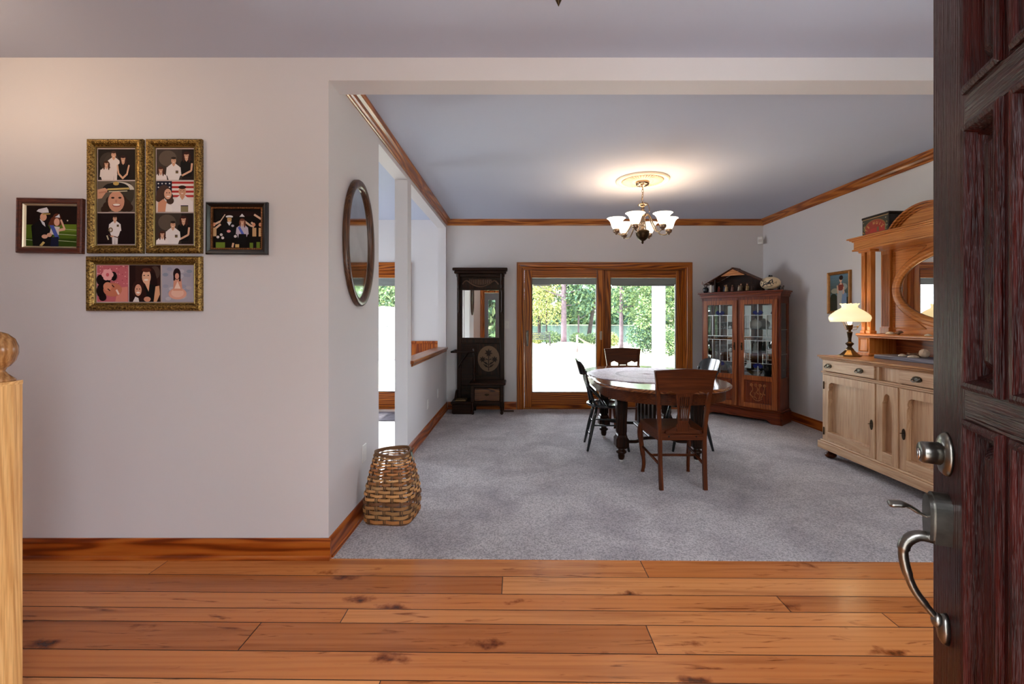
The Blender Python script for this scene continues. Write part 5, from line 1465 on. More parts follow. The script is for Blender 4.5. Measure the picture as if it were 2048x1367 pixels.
# table lamp on the sideboard
def table_lamp():
    t = thing('table_lamp', 'bronze table lamp with lit cream glass shade on the sideboard', 'table lamp', (3.065, 4.165, FZ+.961))
    s = math.sqrt(2)
    MB().lathe([(.066*s, 0), (.066*s, .010), (.058*s, .014), (.050*s, .022), (.036*s, .040), (.026*s, .055), (.024*s, .066), (.020*s, .070)], 8, phase=R(22.5), sm=False).build('base', BRASS, t)
    MB().lathe([(.028, .068), (.022, .078), (.016, .085), (.020, .098), (.032, .110), (.034, .118), (.024, .126), (.014, .134), (.014, .16), (.018, .19), (.022, .215), (.024, .222), (.016, .228)], 24).build('stem', DARKBRASS, t)
    MB().lathe([(.010, .226), (.012, .240), (.022, .25), (.026, .285), (.030, .290), (.0, .292)], 20).build('burner', BRASS, t)
    m = MB().tube([(.13*math.cos(a), .13*math.sin(a), .320) for a in [2*PI*i/28 for i in range(29)]], .003, 6, cap=False)
    for i in range(3):
        a = R(90+120*i); c, q = math.cos(a), math.sin(a)
        m.tube([(.02*c, .02*q, .242), (.05*c, .05*q, .246), (.085*c, .085*q, .31), (.13*c, .13*q, .320)], .0022, 6)
    m.tube([(.025, 0, .268), (.06, -.01, .272)], .003, 6); m.ball((.066, -.011, .272), (.010, .006, .010), 10, 6)
    m.build('shade_carrier', BRASS, t)
    N = 48; vs, fs = [], []
    prof = [(.150, .318), (.156, .330), (.163, .352), (.158, .372), (.138, .395), (.104, .422), (.074, .440), (.064, .448), (.062, .462), (.068, .474), (.078, .484)]
    for i in range(N):
        a = 2*PI*i/N
        for j, (r, z) in enumerate(prof):
            ru = (j/ (len(prof)-1))
            w = max(0, ru-.8)/.2
            vs.append(((r+.004*w*math.cos(a*12))*math.cos(a), (r+.004*w*math.cos(a*12))*math.sin(a), z+.005*w*math.cos(a*12)))
    k = len(prof)
    for i in range(N):
        for q in range(k-1): fs.append((i*k+q, ((i+1) % N)*k+q, ((i+1) % N)*k+q+1, i*k+q+1))
    m = MB().add(vs, fs, 0, True)
    sh = m.build('glass_shade', shade_mat('lit_cream_opal_glass', (1.0, .78, .40), .27), t)
    MB().lathe([(.012, .29), (.018, .31), (.020, .35), (.012, .40), (.0, .41)], 16).build('bulb', shade_mat('lit_bulb', (1, .8, .5), 6), t)
    for z, e in ((.305, .6), (.46, .35)):
        d = bpy.data.lights.new('lamp_bulb', 'POINT'); d.energy = e; d.color = (1, .68, .38); d.shadow_soft_size = .03
        o = bpy.data.objects.new('lamp_bulb', d); COL.objects.link(o); o.parent = t; o.location = (.0, 0, z)
table_lamp()

# painted tin on top of the hutch
t = thing('painted_tin', 'old dark painted tin box with red and gold letters on top of the hutch', 'tin box', (3.30, 4.058, FZ+2.0715))
MB().box(-.085, -.152, 0, .085, .152, .150, .004).build('tin_body', plain('black_tin', hx(26, 20, 18), .4, .3), t)
MB().box(-.090, -.157, .150, .090, .157, .172, .005).build('lid', plain('black_tin_lid', hx(34, 24, 18), .4, .3), t)
a = Art('right', .0855)
a.rect(-.146, .004, .146, .148, (38, 32, 24))
a.rect(-.136, .012, .136, .140, (52, 50, 34))
a.oval(0, .055, .122, .078, (140, 84, 32), 30)
a.poly([(-.116, .014)] + ell(0, .052, .112, .072, 22, PI, 0) + [(.116, .014)], (150, 46, 26)); a.poly([(-.06, .016), (-.05, .05), (.1, .06), (.11, .016)], (176, 42, 30)); a.rect(.02, .02, .045, .06, (110, 80, 50))
random.seed(9)
for i in range(26):
    u = random.choice([-1, 1])*random.uniform(.115, .138); a.oval(u, random.uniform(.02, .13), .007, .006, random.choice([(120, 110, 60), (70, 84, 50), (160, 120, 70), (150, 140, 110)]))
a.line(-.148, .1475, .148, .1475, .006, (176, 140, 92))
ab = a.build('painted_front', PAINTED, t, False)
def letters(text, parent, name, mat, place):
    """place(i, n) -> Matrix for each character"""
    vs_, fs_ = [], []
    for i, chx in enumerate(text):
        if chx == ' ': continue
        cu = bpy.data.curves.new('glyph', 'FONT'); cu.body = chx; cu.align_x = 'CENTER'; cu.size = 1; cu.extrude = .01; cu.resolution_u = 3
        ob = bpy.data.objects.new('glyph', cu); COL.objects.link(ob)
        bpy.context.view_layer.update()
        dg = bpy.context.evaluated_depsgraph_get()
        me = bpy.data.meshes.new_from_object(ob.evaluated_get(dg))
        M = place(i, len(text)); n = len(vs_)
        vs_ += [tuple(M @ v.co) for v in me.vertices]; fs_ += [tuple(j+n for j in p.vertices) for p in me.polygons]
        bpy.data.objects.remove(ob); bpy.data.curves.remove(cu); bpy.data.meshes.remove(me)
    m = MB().add(vs_, fs_); return m.build(name, mat, parent)
def pl(i, n):
    th = R(lerp(58, -50, i/(n-1)))
    u, v = .098*math.sin(-th), -.012 + .098*math.cos(th)
    L = Matrix(((math.cos(th), -math.sin(th), 0, u), (math.sin(th), math.cos(th), 0, v), (0, 0, 1, .0895), (0, 0, 0, 1)))
    G = Matrix(((0, 0, -1, 0), (-1, 0, 0, 0), (0, 1, 0, 0), (0, 0, 0, 1)))
    return G @ L @ Matrix.Diagonal((.034, .040, .04, 1))
letters('TE HUIZ', ab, 'gold_lettering', plain('gold_letter_paint', hx(206, 170, 96), .4), pl)

# grey wooden tray with shells
TR = (3.245, 3.555)
t = thing('display_tray', 'long grey weathered wooden tray on the sideboard top', 'tray', (TR[0], TR[1], FZ+.961))
TRAYM = wood('grey_weathered_tray', hx(70, 68, 78), hx(98, 96, 110), hx(128, 126, 138), 'y', .6, 1.6, .3, 0, .2, .3)
MB().box(-.128, -.395, 0, .130, .395, .034, .005).build('tray_board', TRAYM, t)
m = MB()
for y in (-.30, .30): m.box(-.10, y-.02, -.0, .10, y+.02, .001)
m.build('felt_pads', TRAYM, t)
SHELLW = plain('cream_shell', hx(206, 190, 168), .45, 0, .4, 0, .15, 120, .2, 40)
SHELLB = plain('brown_shell', hx(120, 82, 56), .4, 0, .4, 0, .15, 120, .4, 40)
DRIFT = plain('driftwood', hx(96, 62, 38), .7, 0, .3, 0, .3, 80, .4, 40)
def shell(nm, x, y, z, rx, ry, rz, label, mat, cat='shell', grp=None, spiral=False):
    m = MB()
    if spiral:
        P, Q = [], []
        for i in range(40):
            a = i*.45; f = i/39; r = (1-f)*ry*.75
            P.append((math.cos(a)*r*.7, (f-.5)*rx*2, math.sin(a)*r*.7+rz)); Q.append(max(.002, (1-f)*ry*.75))
        m.tube(P, Q, 8)
    else:
        N, K = 32, 8; vs, fs = [], []
        for k in range(K+1):
            f = k/K
            for i in range(N):
                a = 2*PI*i/N
                rr = f*(1+.07*math.cos(a*16)*f)
                vs.append((rr*rx*math.cos(a)*(1.12 if math.cos(a) > 0 else .9), rr*ry*math.sin(a), rz*2*math.sqrt(max(0, 1-f*f*.98))*.9))
        for k in range(K):
            for i in range(N): fs.append((k*N+i, k*N+(i+1) % N, (k+1)*N+(i+1) % N, (k+1)*N+i))
        fs.append(tuple(K*N+i for i in range(N)))
        m.add(vs, fs, 0, True)
    o = m.build(nm, mat); o.location = (x, y, z)
    return tag(o, label, cat, grp)
zt = FZ+.961+.0345
shell('seashell', 3.17, 3.72, zt, .030, .022, .012, 'cream ridged seashell at the left end of the grey tray row', SHELLW, grp='shells on the tray')
shell('spiral_shell', 3.275, 3.70, zt, .045, .020, .014, 'brown spiral shell lying mid tray behind the cream shell', SHELLB, grp='shells on the tray', spiral=True)
shell('seashell', 3.155, 3.60, zt, .040, .030, .012, 'flat pale seashell in front of the round sand dollar ball', SHELLW, grp='shells on the tray')
m = MB().tube(bez([(0, -.06, .016), (.01, -.02, .026), (-.005, .03, .020), (.008, .07, .024)], 6), [.008]*7+[.013]*6+[.009]*6, 8)
o = m.build('driftwood_piece', DRIFT); o.location = (3.215, 3.655, zt-.002); tag(o, 'short dark driftwood piece lying among shells on the tray', 'driftwood')
m = MB().ball((0, 0, .034), (.034, .034, .034), 24, 16)
for i in range(5):
    a = 2*PI*i/5; m.tube([(.0342*math.sin(q)*math.cos(a), .0342*math.sin(q)*math.sin(a), .034+.0342*math.cos(q)) for q in (.1, .5, .9, 1.3)], .0025, 5)
o = m.build('sea_urchin', plain('beige_urchin', hx(196, 172, 148), .7, 0, .3, 0, .3, 200, .15, 60)); o.location = (3.225, 3.575, zt+.001); tag(o, 'round beige sea urchin ball on the tray next to the entrance door edge', 'sea urchin')
zsf = FZ+1.168
shell('seashell', 3.30, 3.995, zsf, .030, .040, .014, 'pale ridged seashell on the hutch shelf left of the mirror centre', SHELLW, grp='shells on the hutch shelf')
shell('spiral_shell', 3.30, 3.925, zsf, .038, .020, .014, 'tan spiral shell on the hutch shelf next to the ridged shell', SHELLB, grp='shells on the hutch shelf', spiral=True)
shell('seashell', 3.232, 3.55, zsf, .018, .030, .011, 'white seashell on the hutch shelf edge beside the door edge', SHELLW, grp='shells on the hutch shelf')

# ------------------------------------------------------------------ china cabinet across the corner
CB = (2.862, 5.862); CA = math.atan2(-.742, .671)
def cabw(u, v, z): return (CB[0]+u*math.cos(CA)-v*math.sin(CA), CB[1]+u*math.sin(CA)+v*math.cos(CA), FZ+z)
def china_cabinet():
    t = thing('china_cabinet', 'reddish brown china cabinet with leaded glass doors across the back corner', 'china cabinet', (CB[0], CB[1], FZ), CA)
    W2, D = .492, .335
    b = MB()
    b.plate([(-.518, 0), (-.40, 0), (-.34, .045), (.34, .045), (.40, 0), (.518, 0), (.518, .15), (-.518, .15)], [], .0, .03, 'xz'); 
    for s in (-1, 1): b.box(s*.518, .0, .0, s*.49, D, .15, .003)
    b.box(-.518, .0, .12, .518, D, .150, .004); b.box(-.508, .008, .150, .508, D, .172, .006)
    b.build('plinth', cherry('x'), t)
    c = MB()
    c.box(-W2, .015, .172, W2, D, .20); c.box(-W2, .015, 1.545, W2, D, 1.585)
    c.box(-W2, .015, .17, -W2+.035, .055, 1.585, .003); c.box(W2-.035, .015, .17, W2, .055, 1.585, .003); c.box(-.022, .015, .17, .022, .04, 1.585, .003)
    for s in (-1, 1):
        c.box(s*W2, D-.045, .17, s*(W2-.03), D, 1.585, .003)
        c.box(s*W2, .04, .17, s*(W2-.018), D, .565, .0); c.box(s*W2, .04, 1.50, s*(W2-.018), D, 1.585)
    c.build('carcass', cherry('z'), t)
    MB().box(-W2+.01, D-.012, .19, W2-.01, D-.002, 1.56).build('back_panel', oak('z'), t)
    MB().box(-W2+.02, .06, .545, W2-.02, D-.012, .565).build('cabinet_floor', oak('x'), t)
    MB().box(-W2+.045, D-.016, .57, W2-.045, D-.013, 1.50).build('mirror_back', MIRROR, t)
    for z in (.86, 1.17): MB().box(-W2+.02, .07, z, W2-.02, D-.02, z+.008).build('glass_shelf', CRYSTAL, t)
    k = MB()
    k.box(-.505, .0, 1.585, .505, D, 1.625, .003); k.box(-.518, -.012, 1.62, .518, D, 1.642, .005); k.box(-.535, -.03, 1.640, .535, D+.0, 1.662, .005)
    k.build('cornice', cherry('x'), t)
    for s in (-1, 1):
        g = MB()
        g.box(s*(W2-.012), .058, .565, s*(W2-.016), D-.046, 1.50); p = g.build('side_glass', BEVG, t)
        g = MB(); 
        for z in (.86, 1.17): g.box(s*(W2-.008), .058, z-.003, s*(W2-.018), D-.046, z+.003)
        g.build('lead_came', LEAD, p)
    for s in (-1, 1):
        u0, u1 = (.016, .462) if s > 0 else (-.462, -.016)
        st = .058
        gl = (u0+st, u1-st, .585, 1.492)
        pn = (u0+st, u1-st, .235, .525)
        f = MB().plate([(u0, .178), (u1, .178), (u1, 1.548), (u0, 1.548)],
                       [[(gl[0], gl[2]), (gl[1], gl[2]), (gl[1], gl[3]), (gl[0], gl[3])], [(pn[0], pn[2]), (pn[1], pn[2]), (pn[1], pn[3]), (pn[0], pn[3])]], -.006, .016, 'xz')
        d = f.build('door', wood('cabinet_door_oak', hx(108, 46, 14), hx(150, 76, 28), hx(172, 98, 44), 'z', .3, 1.4, .35, .25, .08, .25), t)
        MB().frame(pn[0], pn[2], pn[1], pn[3], [(0, .006), (.006, .002), (.010, -.008), (.03, -.008), (.034, -.005)], 'hall', 0, True).build('carved_panel', cherry('z'), d)
        # carved flower stems
        cu = (pn[0]+pn[1])/2; cz = .38; m = MB()
        for dx, ph in ((-.06, 0), (-.02, .8), (.02, 1.7), (.06, .4)):
            m.tube(bez([(cu+dx*.5, .007, cz-.10+abs(dx)*.4), (cu+dx*1.2-.02*math.cos(ph), .004, cz-.04), (cu+dx+.02*math.sin(ph*2), .004, cz+.03), (cu+dx*1.3, .005, cz+.075)], 6), .005, 6)
            for i in range(5):
                a = 2*PI*i/5; m.ball((cu+dx*1.3+.013*math.cos(a), .004, cz+.085+.013*math.sin(a)), (.009, .005, .009), 8, 5)
            m.ball((cu+dx*.9+.02, .004, cz-.02), (.018, .005, .008), 8, 5, rot=RY(R(35)).to_3x3())
        m.tube(bez([(cu-.09, .006, cz-.03), (cu-.05, .004, cz-.09), (cu+.0, .004, cz-.11), (cu+.05, .004, cz-.08)], 6), .0045, 6)
        m.build('flower_carving', wood('worn_carving', hx(130, 70, 30), hx(164, 98, 50), hx(184, 120, 70), 'z', .35, 2, .2, .1), d)
        # leaded glass
        g = MB().box(gl[0], .004, gl[2], gl[1], .008, gl[3]).build('leaded_glass', BEVG, d)
        m = MB(); w = gl[1]-gl[0]; h = gl[3]-gl[2]; mid = (gl[0]+gl[1])/2
        def v(u, z0, z1): m.box(u-.0032, .001, z0, u+.0032, .011, z1)
        def hz(z, a, b_): m.box(a, .001, z-.0032, b_, .011, z+.0032)
        zt1, zm0, zm1, zb = gl[3]-h*.155, gl[3]-h*.455, gl[3]-h*.51, gl[2]+h*.175
        hz(zt1, gl[0], gl[1]); hz(zm0, gl[0], gl[1]); hz(zm1, gl[0], gl[1]); hz(zb, gl[0], gl[1])
        for u in (gl[0]+w*.2, mid, gl[1]-w*.2):
            v(u, zt1, zm0); v(u, zm1, zb)
        v(mid, zt1, gl[3]); v(mid, gl[2], zb)
        m.build('lead_came', LEAD, g)
        m = MB()
        for zz, sg in ((zt1, 1), (zb, -1)):
            m.prism([(mid, zz), (mid-.03, zz+sg*.004), (mid-.062, zz+sg*.028), (mid-.05, zz+sg*.055), (mid-.02, zz+sg*.062), (mid, zz+sg*.03)], .000, .012, 'xz')
            m.prism([(mid, zz), (mid+.03, zz+sg*.004), (mid+.062, zz+sg*.028), (mid+.05, zz+sg*.055), (mid+.02, zz+sg*.062), (mid, zz+sg*.03)], .000, .012, 'xz')
        m.build('blue_petals', BLUEG, g)
        m = MB()
        for zz in (zt1, zb): m.prism([(mid-.016, zz), (mid, zz+.02), (mid+.016, zz), (mid, zz-.02)], -.001, .013, 'xz')
        m.build('clear_jewel', CRYSTAL, g)
        m = MB().box((u0 if s > 0 else u1)+s*.022, -.010, .90, (u0 if s > 0 else u1)+s*.040, -.006, 1.0, .002)
        m.tube(bez([((u0 if s > 0 else u1)+s*.031, -.012, .975), ((u0 if s > 0 else u1)+s*.031, -.030, .95), ((u0 if s > 0 else u1)+s*.031, -.012, .915)], 5), .004, 6)
        m.build('drop_handle', DARKBRASS, d)
china_cabinet()
# glassware standing inside the cabinet
def ware(nm, u, v, z, prof, mat, label, cat, flute=0, nf=0, grp='glassware in the china cabinet'):
    o = MB().lathe(prof, 24, flute=flute, nf=nf).build(nm, mat); o.location = cabw(u, v, z+.0005)
    return tag(o, label, cat, grp)
bowl = [(.0, .0), (.045, .0), (.03, .012), (.05, .03), (.085, .065), (.105, .085), (.10, .085), (.07, .055), (.035, .028), (.0, .024)]
vase = [(.0, 0), (.04, 0), (.03, .02), (.045, .07), (.06, .12), (.045, .17), (.035, .2), (.05, .22), (.045, .22), (.03, .2), (.04, .12), (.0, .05)]
gob = [(.0, 0), (.034, 0), (.030, .004), (.006, .01), (.006, .07), (.02, .085), (.034, .12), (.032, .16), (.03, .16), (.03, .12), (.0, .09)]
MILK = plain('white_porcelain', hx(214, 210, 204), .2)
ware('crystal_bowl', -.24, .17, .868, bowl, CRYSTAL, 'cut crystal bowl on the lower glass shelf behind the left cabinet door', 'bowl', .1, 16)
ware('crystal_bowl', -.24, .18, 1.178, bowl, CRYSTAL, 'cut crystal bowl on the upper glass shelf behind the left cabinet door', 'bowl', .1, 16)
ware('teal_goblet', -.12, .14, .565, gob, TEALG, 'teal goblet on the cabinet floor behind the left door, nearer the middle', 'goblet')
ware('teal_goblet', -.20, .16, .565, gob, TEALG, 'teal goblet on the cabinet floor behind the left door, left of its twin', 'goblet')
ware('crystal_vase', .40, .16, .868, vase, CRYSTAL, 'crystal vase on the lower glass shelf at the right end of the cabinet', 'vase', .08, 12)
ware('dark_vase', .30, .16, .565, [(p*1.3, q*.9) for p, q in vase], plain('black_glaze', (.01, .01, .014), .15), 'round black vase on the cabinet floor behind the right door', 'vase')
ware('crystal_bowl', .14, .16, .565, bowl, CRYSTAL, 'cut crystal bowl on the cabinet floor behind the right door', 'bowl', .1, 16)
ware('crystal_bowl', .42, .17, .565, [(p*.6, q*1.3) for p, q in bowl], CRYSTAL, 'narrow crystal bowl on the cabinet floor at the right end', 'bowl', .1, 16)
ware('teapot', .15, .17, 1.178, [(0, 0), (.05, 0), (.075, .04), (.07, .08), (.04, .11), (.02, .115), (.012, .13), (0, .135)], MILK, 'white porcelain pot on the upper glass shelf behind the right door', 'pot')
t = thing('porcelain_figurine', 'white porcelain figurine on the lower glass shelf behind the right door', 'figurine', cabw(.15, .16, .8685))
MB().lathe([(.035, 0), (.034, .01), (.026, .02), (.03, .05), (.02, .09), (.026, .11), (.012, .13), (0, .133)], 16).ball((.004, 0, .145), (.016, .016, .02), 12, 8).ball((.02, .0, .10), (.012, .01, .028), 8, 6).build('figure', MILK, t)

# nativity stable on the cabinet
ST = (-.085, .15)
zc_ = 1.662
t = thing('nativity_stable', 'wooden stable with gabled shingle roof on top of the china cabinet', 'stable', cabw(ST[0], ST[1], zc_), CA)
STW = wood('stable_wood', hx(74, 36, 14), hx(118, 66, 28), hx(146, 90, 44), 'x', .6, 1.5, .3, 0, .2, .3)
STD = wood('stable_dark', hx(24, 11, 6), hx(44, 20, 11), hx(60, 30, 16), 'x', .7, 1.5, .3, 0, .2, .3)
MB().box(-.33, -.11, 0, .33, .12, .010).build('floor_board', STD, t)
MB().prism([(-.30, .01), (.30, .01), (.30, .145), (0, .295), (-.30, .145)], .105, .118, 'xz').build('back_wall', STD, t)
for s in (-1, 1):
    MB().box(s*.30, .02, .01, s*.312, .118, .15).build('side_wall', STD, t)
    m = MB()
    for i in range(6):
        f0, f1 = i/6, (i+1)/6
        a = Vector((s*.385, .115)).lerp(Vector((0, .318)), f0); b = Vector((s*.385, .115)).lerp(Vector((0, .318)), f1+.02)
        th = .010+.004
        m.prism([(a.x, a.y), (b.x, b.y), (b.x, b.y-.012), (a.x, a.y-.004)], -.135, .125, 'xz')
    m.build('roof', wood('stable_roof', hx(60, 26, 10), hx(96, 48, 20), hx(122, 70, 32), 'y', .6, 1.5, .3, 0, .2, .3), t)
MB().prism([(-.155, .215), (.155, .215), (0, .300)], -.118, -.108, 'xz').build('gable_board', oak('x'), t)
for u in (-.24, .24): MB().box(u-.008, -.11, .01, u+.008, -.095, .185).build('post', STD, t)
random.seed(21)
fc = [(150, 60, 50), (70, 90, 120), (170, 140, 100), (120, 70, 60), (190, 170, 150), (90, 70, 50), (140, 110, 70), (80, 50, 40)]
for i, u in enumerate((-.22, -.16, -.10, -.04, .03, .09, .15, .20)):
    s = .85+.3*random.random(); m = MB()
    c = hx(*fc[i]); sk = hx(190, 140, 110)
    m.lathe([(.020*s, 0), (.021*s, .01), (.014*s, .05*s), (.016*s, .06*s), (.006, .072*s), (0, .073*s)], 12, col=c)
    m.ball((0, 0, .080*s), .010*s, 10, 7, col=sk); m.ball((0, .002, .083*s), .011*s, 10, 6, col=hx(60, 40, 30))
    m.ball((.010*s, -.012*s, .045*s), (.006*s, .006*s, .016*s), 8, 6, col=c)
    o = m.build('nativity_figurine', PAINTED)
    o.location = cabw(ST[0]+u, ST[1]-.03+.05*math.sin(i*2.1), zc_+.0105)
    tag(o, 'small painted robed figurine standing under the wooden stable roof', 'figurine', 'nativity figurines in the stable')
# flower pot, white candle, painted egg, small figures
t = thing('flower_pot', 'small dark pot of dried twiggy flowers left of the stable', 'flower pot', cabw(-.455, .05, zc_))
MB().lathe([(.024, 0), (.035, .02), (.038, .055), (.030, .075), (.027, .07), (0, .06)], 18).build('pot', plain('dark_blue_pot', hx(22, 24, 34), .25), t)
m = MB(); fl_ = MB()
random.seed(4)
for i in range(14):
    a = random.uniform(0, 2*PI); l = random.uniform(.06, .13)
    e = (math.cos(a)*l*.75, math.sin(a)*l*.6, .07+l*.75)
    m.tube([(0, 0, .06), (e[0]*.5, e[1]*.5, .07+l*.45), e], .0014, 4)
    fl_.ball(e, .007, 7, 5)
m.build('twigs', plain('dry_twig', hx(70, 54, 40), .8), t); fl_.build('blossoms', plain('pink_blossom', hx(190, 160, 156), .7), t)
o = MB().lathe([(.016, 0), (.017, .006), (.016, .10), (.012, .104), (0, .103)], 16).build('white_candle', plain('white_wax', hx(214, 206, 200), .5)); o.location = cabw(-.37, .02, zc_+.0005)
tag(o, 'short white candle between the flower pot and the stable', 'candle')
t = thing('painted_egg', 'large cream egg painted with a dark sleigh scene on the cabinet top', 'ornamental egg', cabw(.345, .12, zc_), CA)
MB().ball((0, 0, .094), (.118, .085, .082), 32, 20).build('egg_shell', plain('cream_eggshell', hx(226, 204, 168), .4), t)
MB().lathe([(.045, 0), (.05, .006), (.034, .014), (.036, .02)], 20).build('stand', IRON, t)
MB().ball((-.010, 0, .182), (.014, .010, .016), 10, 8).ball((.014, 0, .180), (.012, .010, .014), 10, 8).build('knob', IRON, t)
m = MB()
def onegg(u, z):
    q = max(.02, 1-(u/.118)**2-((z-.094)/.082)**2); return (u, -.085*math.sqrt(q)-.0015, z)
for P, r in (([(-.07, .055), (-.04, .075), (.0, .080), (.03, .095)], .007), ([(-.06, .062), (-.05, .10), (-.02, .11)], .005), ([(.0, .08), (.02, .115), (.045, .135), (.05, .10)], .009), ([(-.075, .05), (-.03, .045), (.03, .05), (.055, .06)], .003), ([(.02, .08), (.05, .10), (.06, .075)], .006), ([(.07, .09), (.09, .105), (.085, .08)], .003), ([(-.03, .09), (.01, .10)], .006), ([(-.02, .078), (-.01, .052)], .003), ([(.025, .085), (.035, .055)], .003), ([(-.09, .085), (-.075, .095)], .003)):
    m.tube([onegg(*p) for p in P], r*1.6, 6, flat=.5)
m.build('sleigh_drawing', plain('black_ink', hx(34, 34, 40), .5), t)
for u, nm, lb, c in ((.462, 'animal_figurine', 'tiny dark animal figurine just right of the painted egg', (30, 26, 26)), (.500, 'animal_figurine', 'tiny grey brown animal figurine at the right end of the cabinet top', (92, 78, 68))):
    o = MB().ball((0, 0, .026), (.020, .012, .014), 12, 8).ball((.016, 0, .044), (.010, .009, .011), 10, 7).tube([(-.012, .005, 0), (-.012, .005, .024)], .004, 6).tube([(.012, .005, 0), (.012, .005, .024)], .004, 6).tube([(-.012, -.005, 0), (-.012, -.005, .024)], .004, 6).tube([(.012, -.005, 0), (.012, -.005, .024)], .004, 6).build(nm, plain('figurine_glaze', hx(*c), .35))
    o.location = cabw(u, .06, zc_+.0005); tag(o, lb, 'figurine')

# ------------------------------------------------------------------ newel post at the left edge
t = thing('newel_post', 'pale oak newel post with ball finial at the left edge', 'newel post', (-1.685, 1.449, 0))
PTS = [(-.045, -.045), (.040, -.045), (.045, -.040), (.045, .012), (.0385, .045), (-.030, .045), (-.045, .030)]
MB().prism(PTS, 0, 1.10, 'xy').build('post_shaft', newelw('z'), t)
MB().prism([(x*1.02, y*1.02) for x, y in PTS], 1.096, 1.108, 'xy').build('post_cap', newelw('x'), t)
MB().lathe([(.045, 1.107), (.046, 1.114), (.036, 1.124), (.028, 1.132), (.022, 1.142), (.026, 1.152), (.034, 1.158), (.046, 1.175), (.0525, 1.20), (.052, 1.222), (.044, 1.245), (.028, 1.262), (.010, 1.270), (0, 1.271)], 32).build('finial', wood('finial_oak', hx(120, 80, 40), hx(160, 112, 64), hx(184, 138, 88), 'z', .22, 1.6, .3, .3), t)

# mat inside the side room door
o = MB().box(-.42, -.27, 0, .42, .27, .010, .003).build('door_mat', plain('grey_woven_mat', hx(120, 116, 124), .95, 0, .1, 0, .5, 200, .3, 12))
o.location = (-1.95, 6.03, .0022); tag(o, 'grey woven door mat on the side room floor', 'door mat')
# ------------------------------------------------------------------ outside
GZ = -.30
def lawn_mat():
    k = NT('sunlit_lawn'); v = k.obj()
    n = k.noise(v, 1.2, 6); n2 = k.noise(v, 30, 3)
    c = k.ramp(n.outputs[0], [(.3, hx(176, 178, 152)), (.55, hx(200, 200, 178)), (.75, hx(214, 210, 192))])
    k.link(k.mix(.4, c, k.ramp(n2.outputs[0], [(.3, hx(170, 170, 150)), (.7, (1, 1, 1))]), 'MULTIPLY'), k.b.inputs['Base Color'])
    k.b.inputs['Roughness'].default_value = 1; k.b.inputs['Specular IOR Level'].default_value = .05
    return k.m
LAWN = lawn_mat()
m = MB().add([(-60, YB+.14, GZ), (60, YB+.14, GZ), (60, 30, GZ), (36, 33, GZ-.15), (-36, 33, GZ-.15), (-60, 30, GZ)], [(0, 1, 2, 3, 4, 5)])
m.add([(-36, 33, GZ-.15), (36, 33, GZ-.15), (40, 37, -1.4), (-40, 37, -1.4)], [(0, 1, 2, 3)])
struct('ground_back_yard', m, LAWN, 'bright sunlit lawn behind the house')
m = MB().add([(-60, -.2, -.1), (60, -.2, -.1), (60, -40, -.3), (-60, -40, -.3)], [(0, 1, 2, 3)])
struct('ground_front_yard', m, plain('grey_front_paving', hx(168, 164, 160), .9))  # front paving in one plain mid grey
k = NT('pond_water'); k.b.inputs['Base Color'].default_value = (.06, .09, .09, 1); k.b.inputs['Roughness'].default_value = .08
mp = k.mapping(k.obj(), (.35, 1.4, 1)); k.bump(k.noise(mp, 1.0, 3).outputs[0],   .05, .3)
m = MB().add([(-160, 34, -.95), (160, 34, -.95), (160, 175, -.95), (-160, 175, -.95)], [(0, 1, 2, 3)])
struct('water_pond', m, k.m, 'pond behind the trees')
m = MB().add([(-200, 150, -.9), (200, 150, -.9), (200, 240, .5), (-200, 240, .5)], [(0, 1, 2, 3)])
struct('ground_far_shore', m, plain('grassy_shore', hx(104, 112, 84), .9))
m = MB().box(-5, YB+.14, -.14, 6.5, 9.3, -.04)
struct('floor_porch', m, CONC, 'pale concrete porch floor')
m = MB().box(-5.2, 8.58, 3.30, 6.7, 8.84, 3.56)
for i in range(9): m.box(-5.0+i*1.42, YB+.14, 3.56, -4.94+i*1.42, 9.1, 3.72)
struct('trim_porch_beam', m, WHITEP)
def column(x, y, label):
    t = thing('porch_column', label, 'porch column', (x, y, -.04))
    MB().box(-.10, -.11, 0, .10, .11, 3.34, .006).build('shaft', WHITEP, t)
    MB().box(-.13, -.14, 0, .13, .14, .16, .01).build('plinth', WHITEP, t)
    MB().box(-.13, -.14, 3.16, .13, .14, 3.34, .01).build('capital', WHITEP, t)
WHITEP = plain('shade_toned_white_paint', (.22, .205, .235), .6)  # white paint greyed so its shaded tone sits in the colour
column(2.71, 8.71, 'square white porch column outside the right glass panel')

BARK = plain('grey_violet_bark', hx(92, 80, 86), .95, 0, .1, 0, .8, 18, .3, 6)
BARKD = plain('dark_bark', hx(52, 45, 46), .95, 0, .1, 0, .8, 18, .3, 6)
def leafm(name, c): 
    k = NT(name); k.b.inputs['Base Color'].default_value = (*c, 1); k.b.inputs['Roughness'].default_value = .7
    k.b.inputs['Specular IOR Level'].default_value = .15
    return k.m
LF = {'g': [leafm('leaf_mid_green', hx(90, 112, 74)), leafm('leaf_dark_green', hx(58, 80, 60)), leafm('leaf_bright_green', hx(124, 142, 94))],
      'p': [leafm('leaf_pale', hx(140, 150, 92)), leafm('leaf_olive', hx(100, 112, 66)), leafm('leaf_yellow', hx(170, 160, 92))],
      'd': [leafm('pine_green', hx(76, 100, 78)), leafm('pine_dark', hx(50, 76, 64)), leafm('pine_light', hx(108, 132, 88))]}
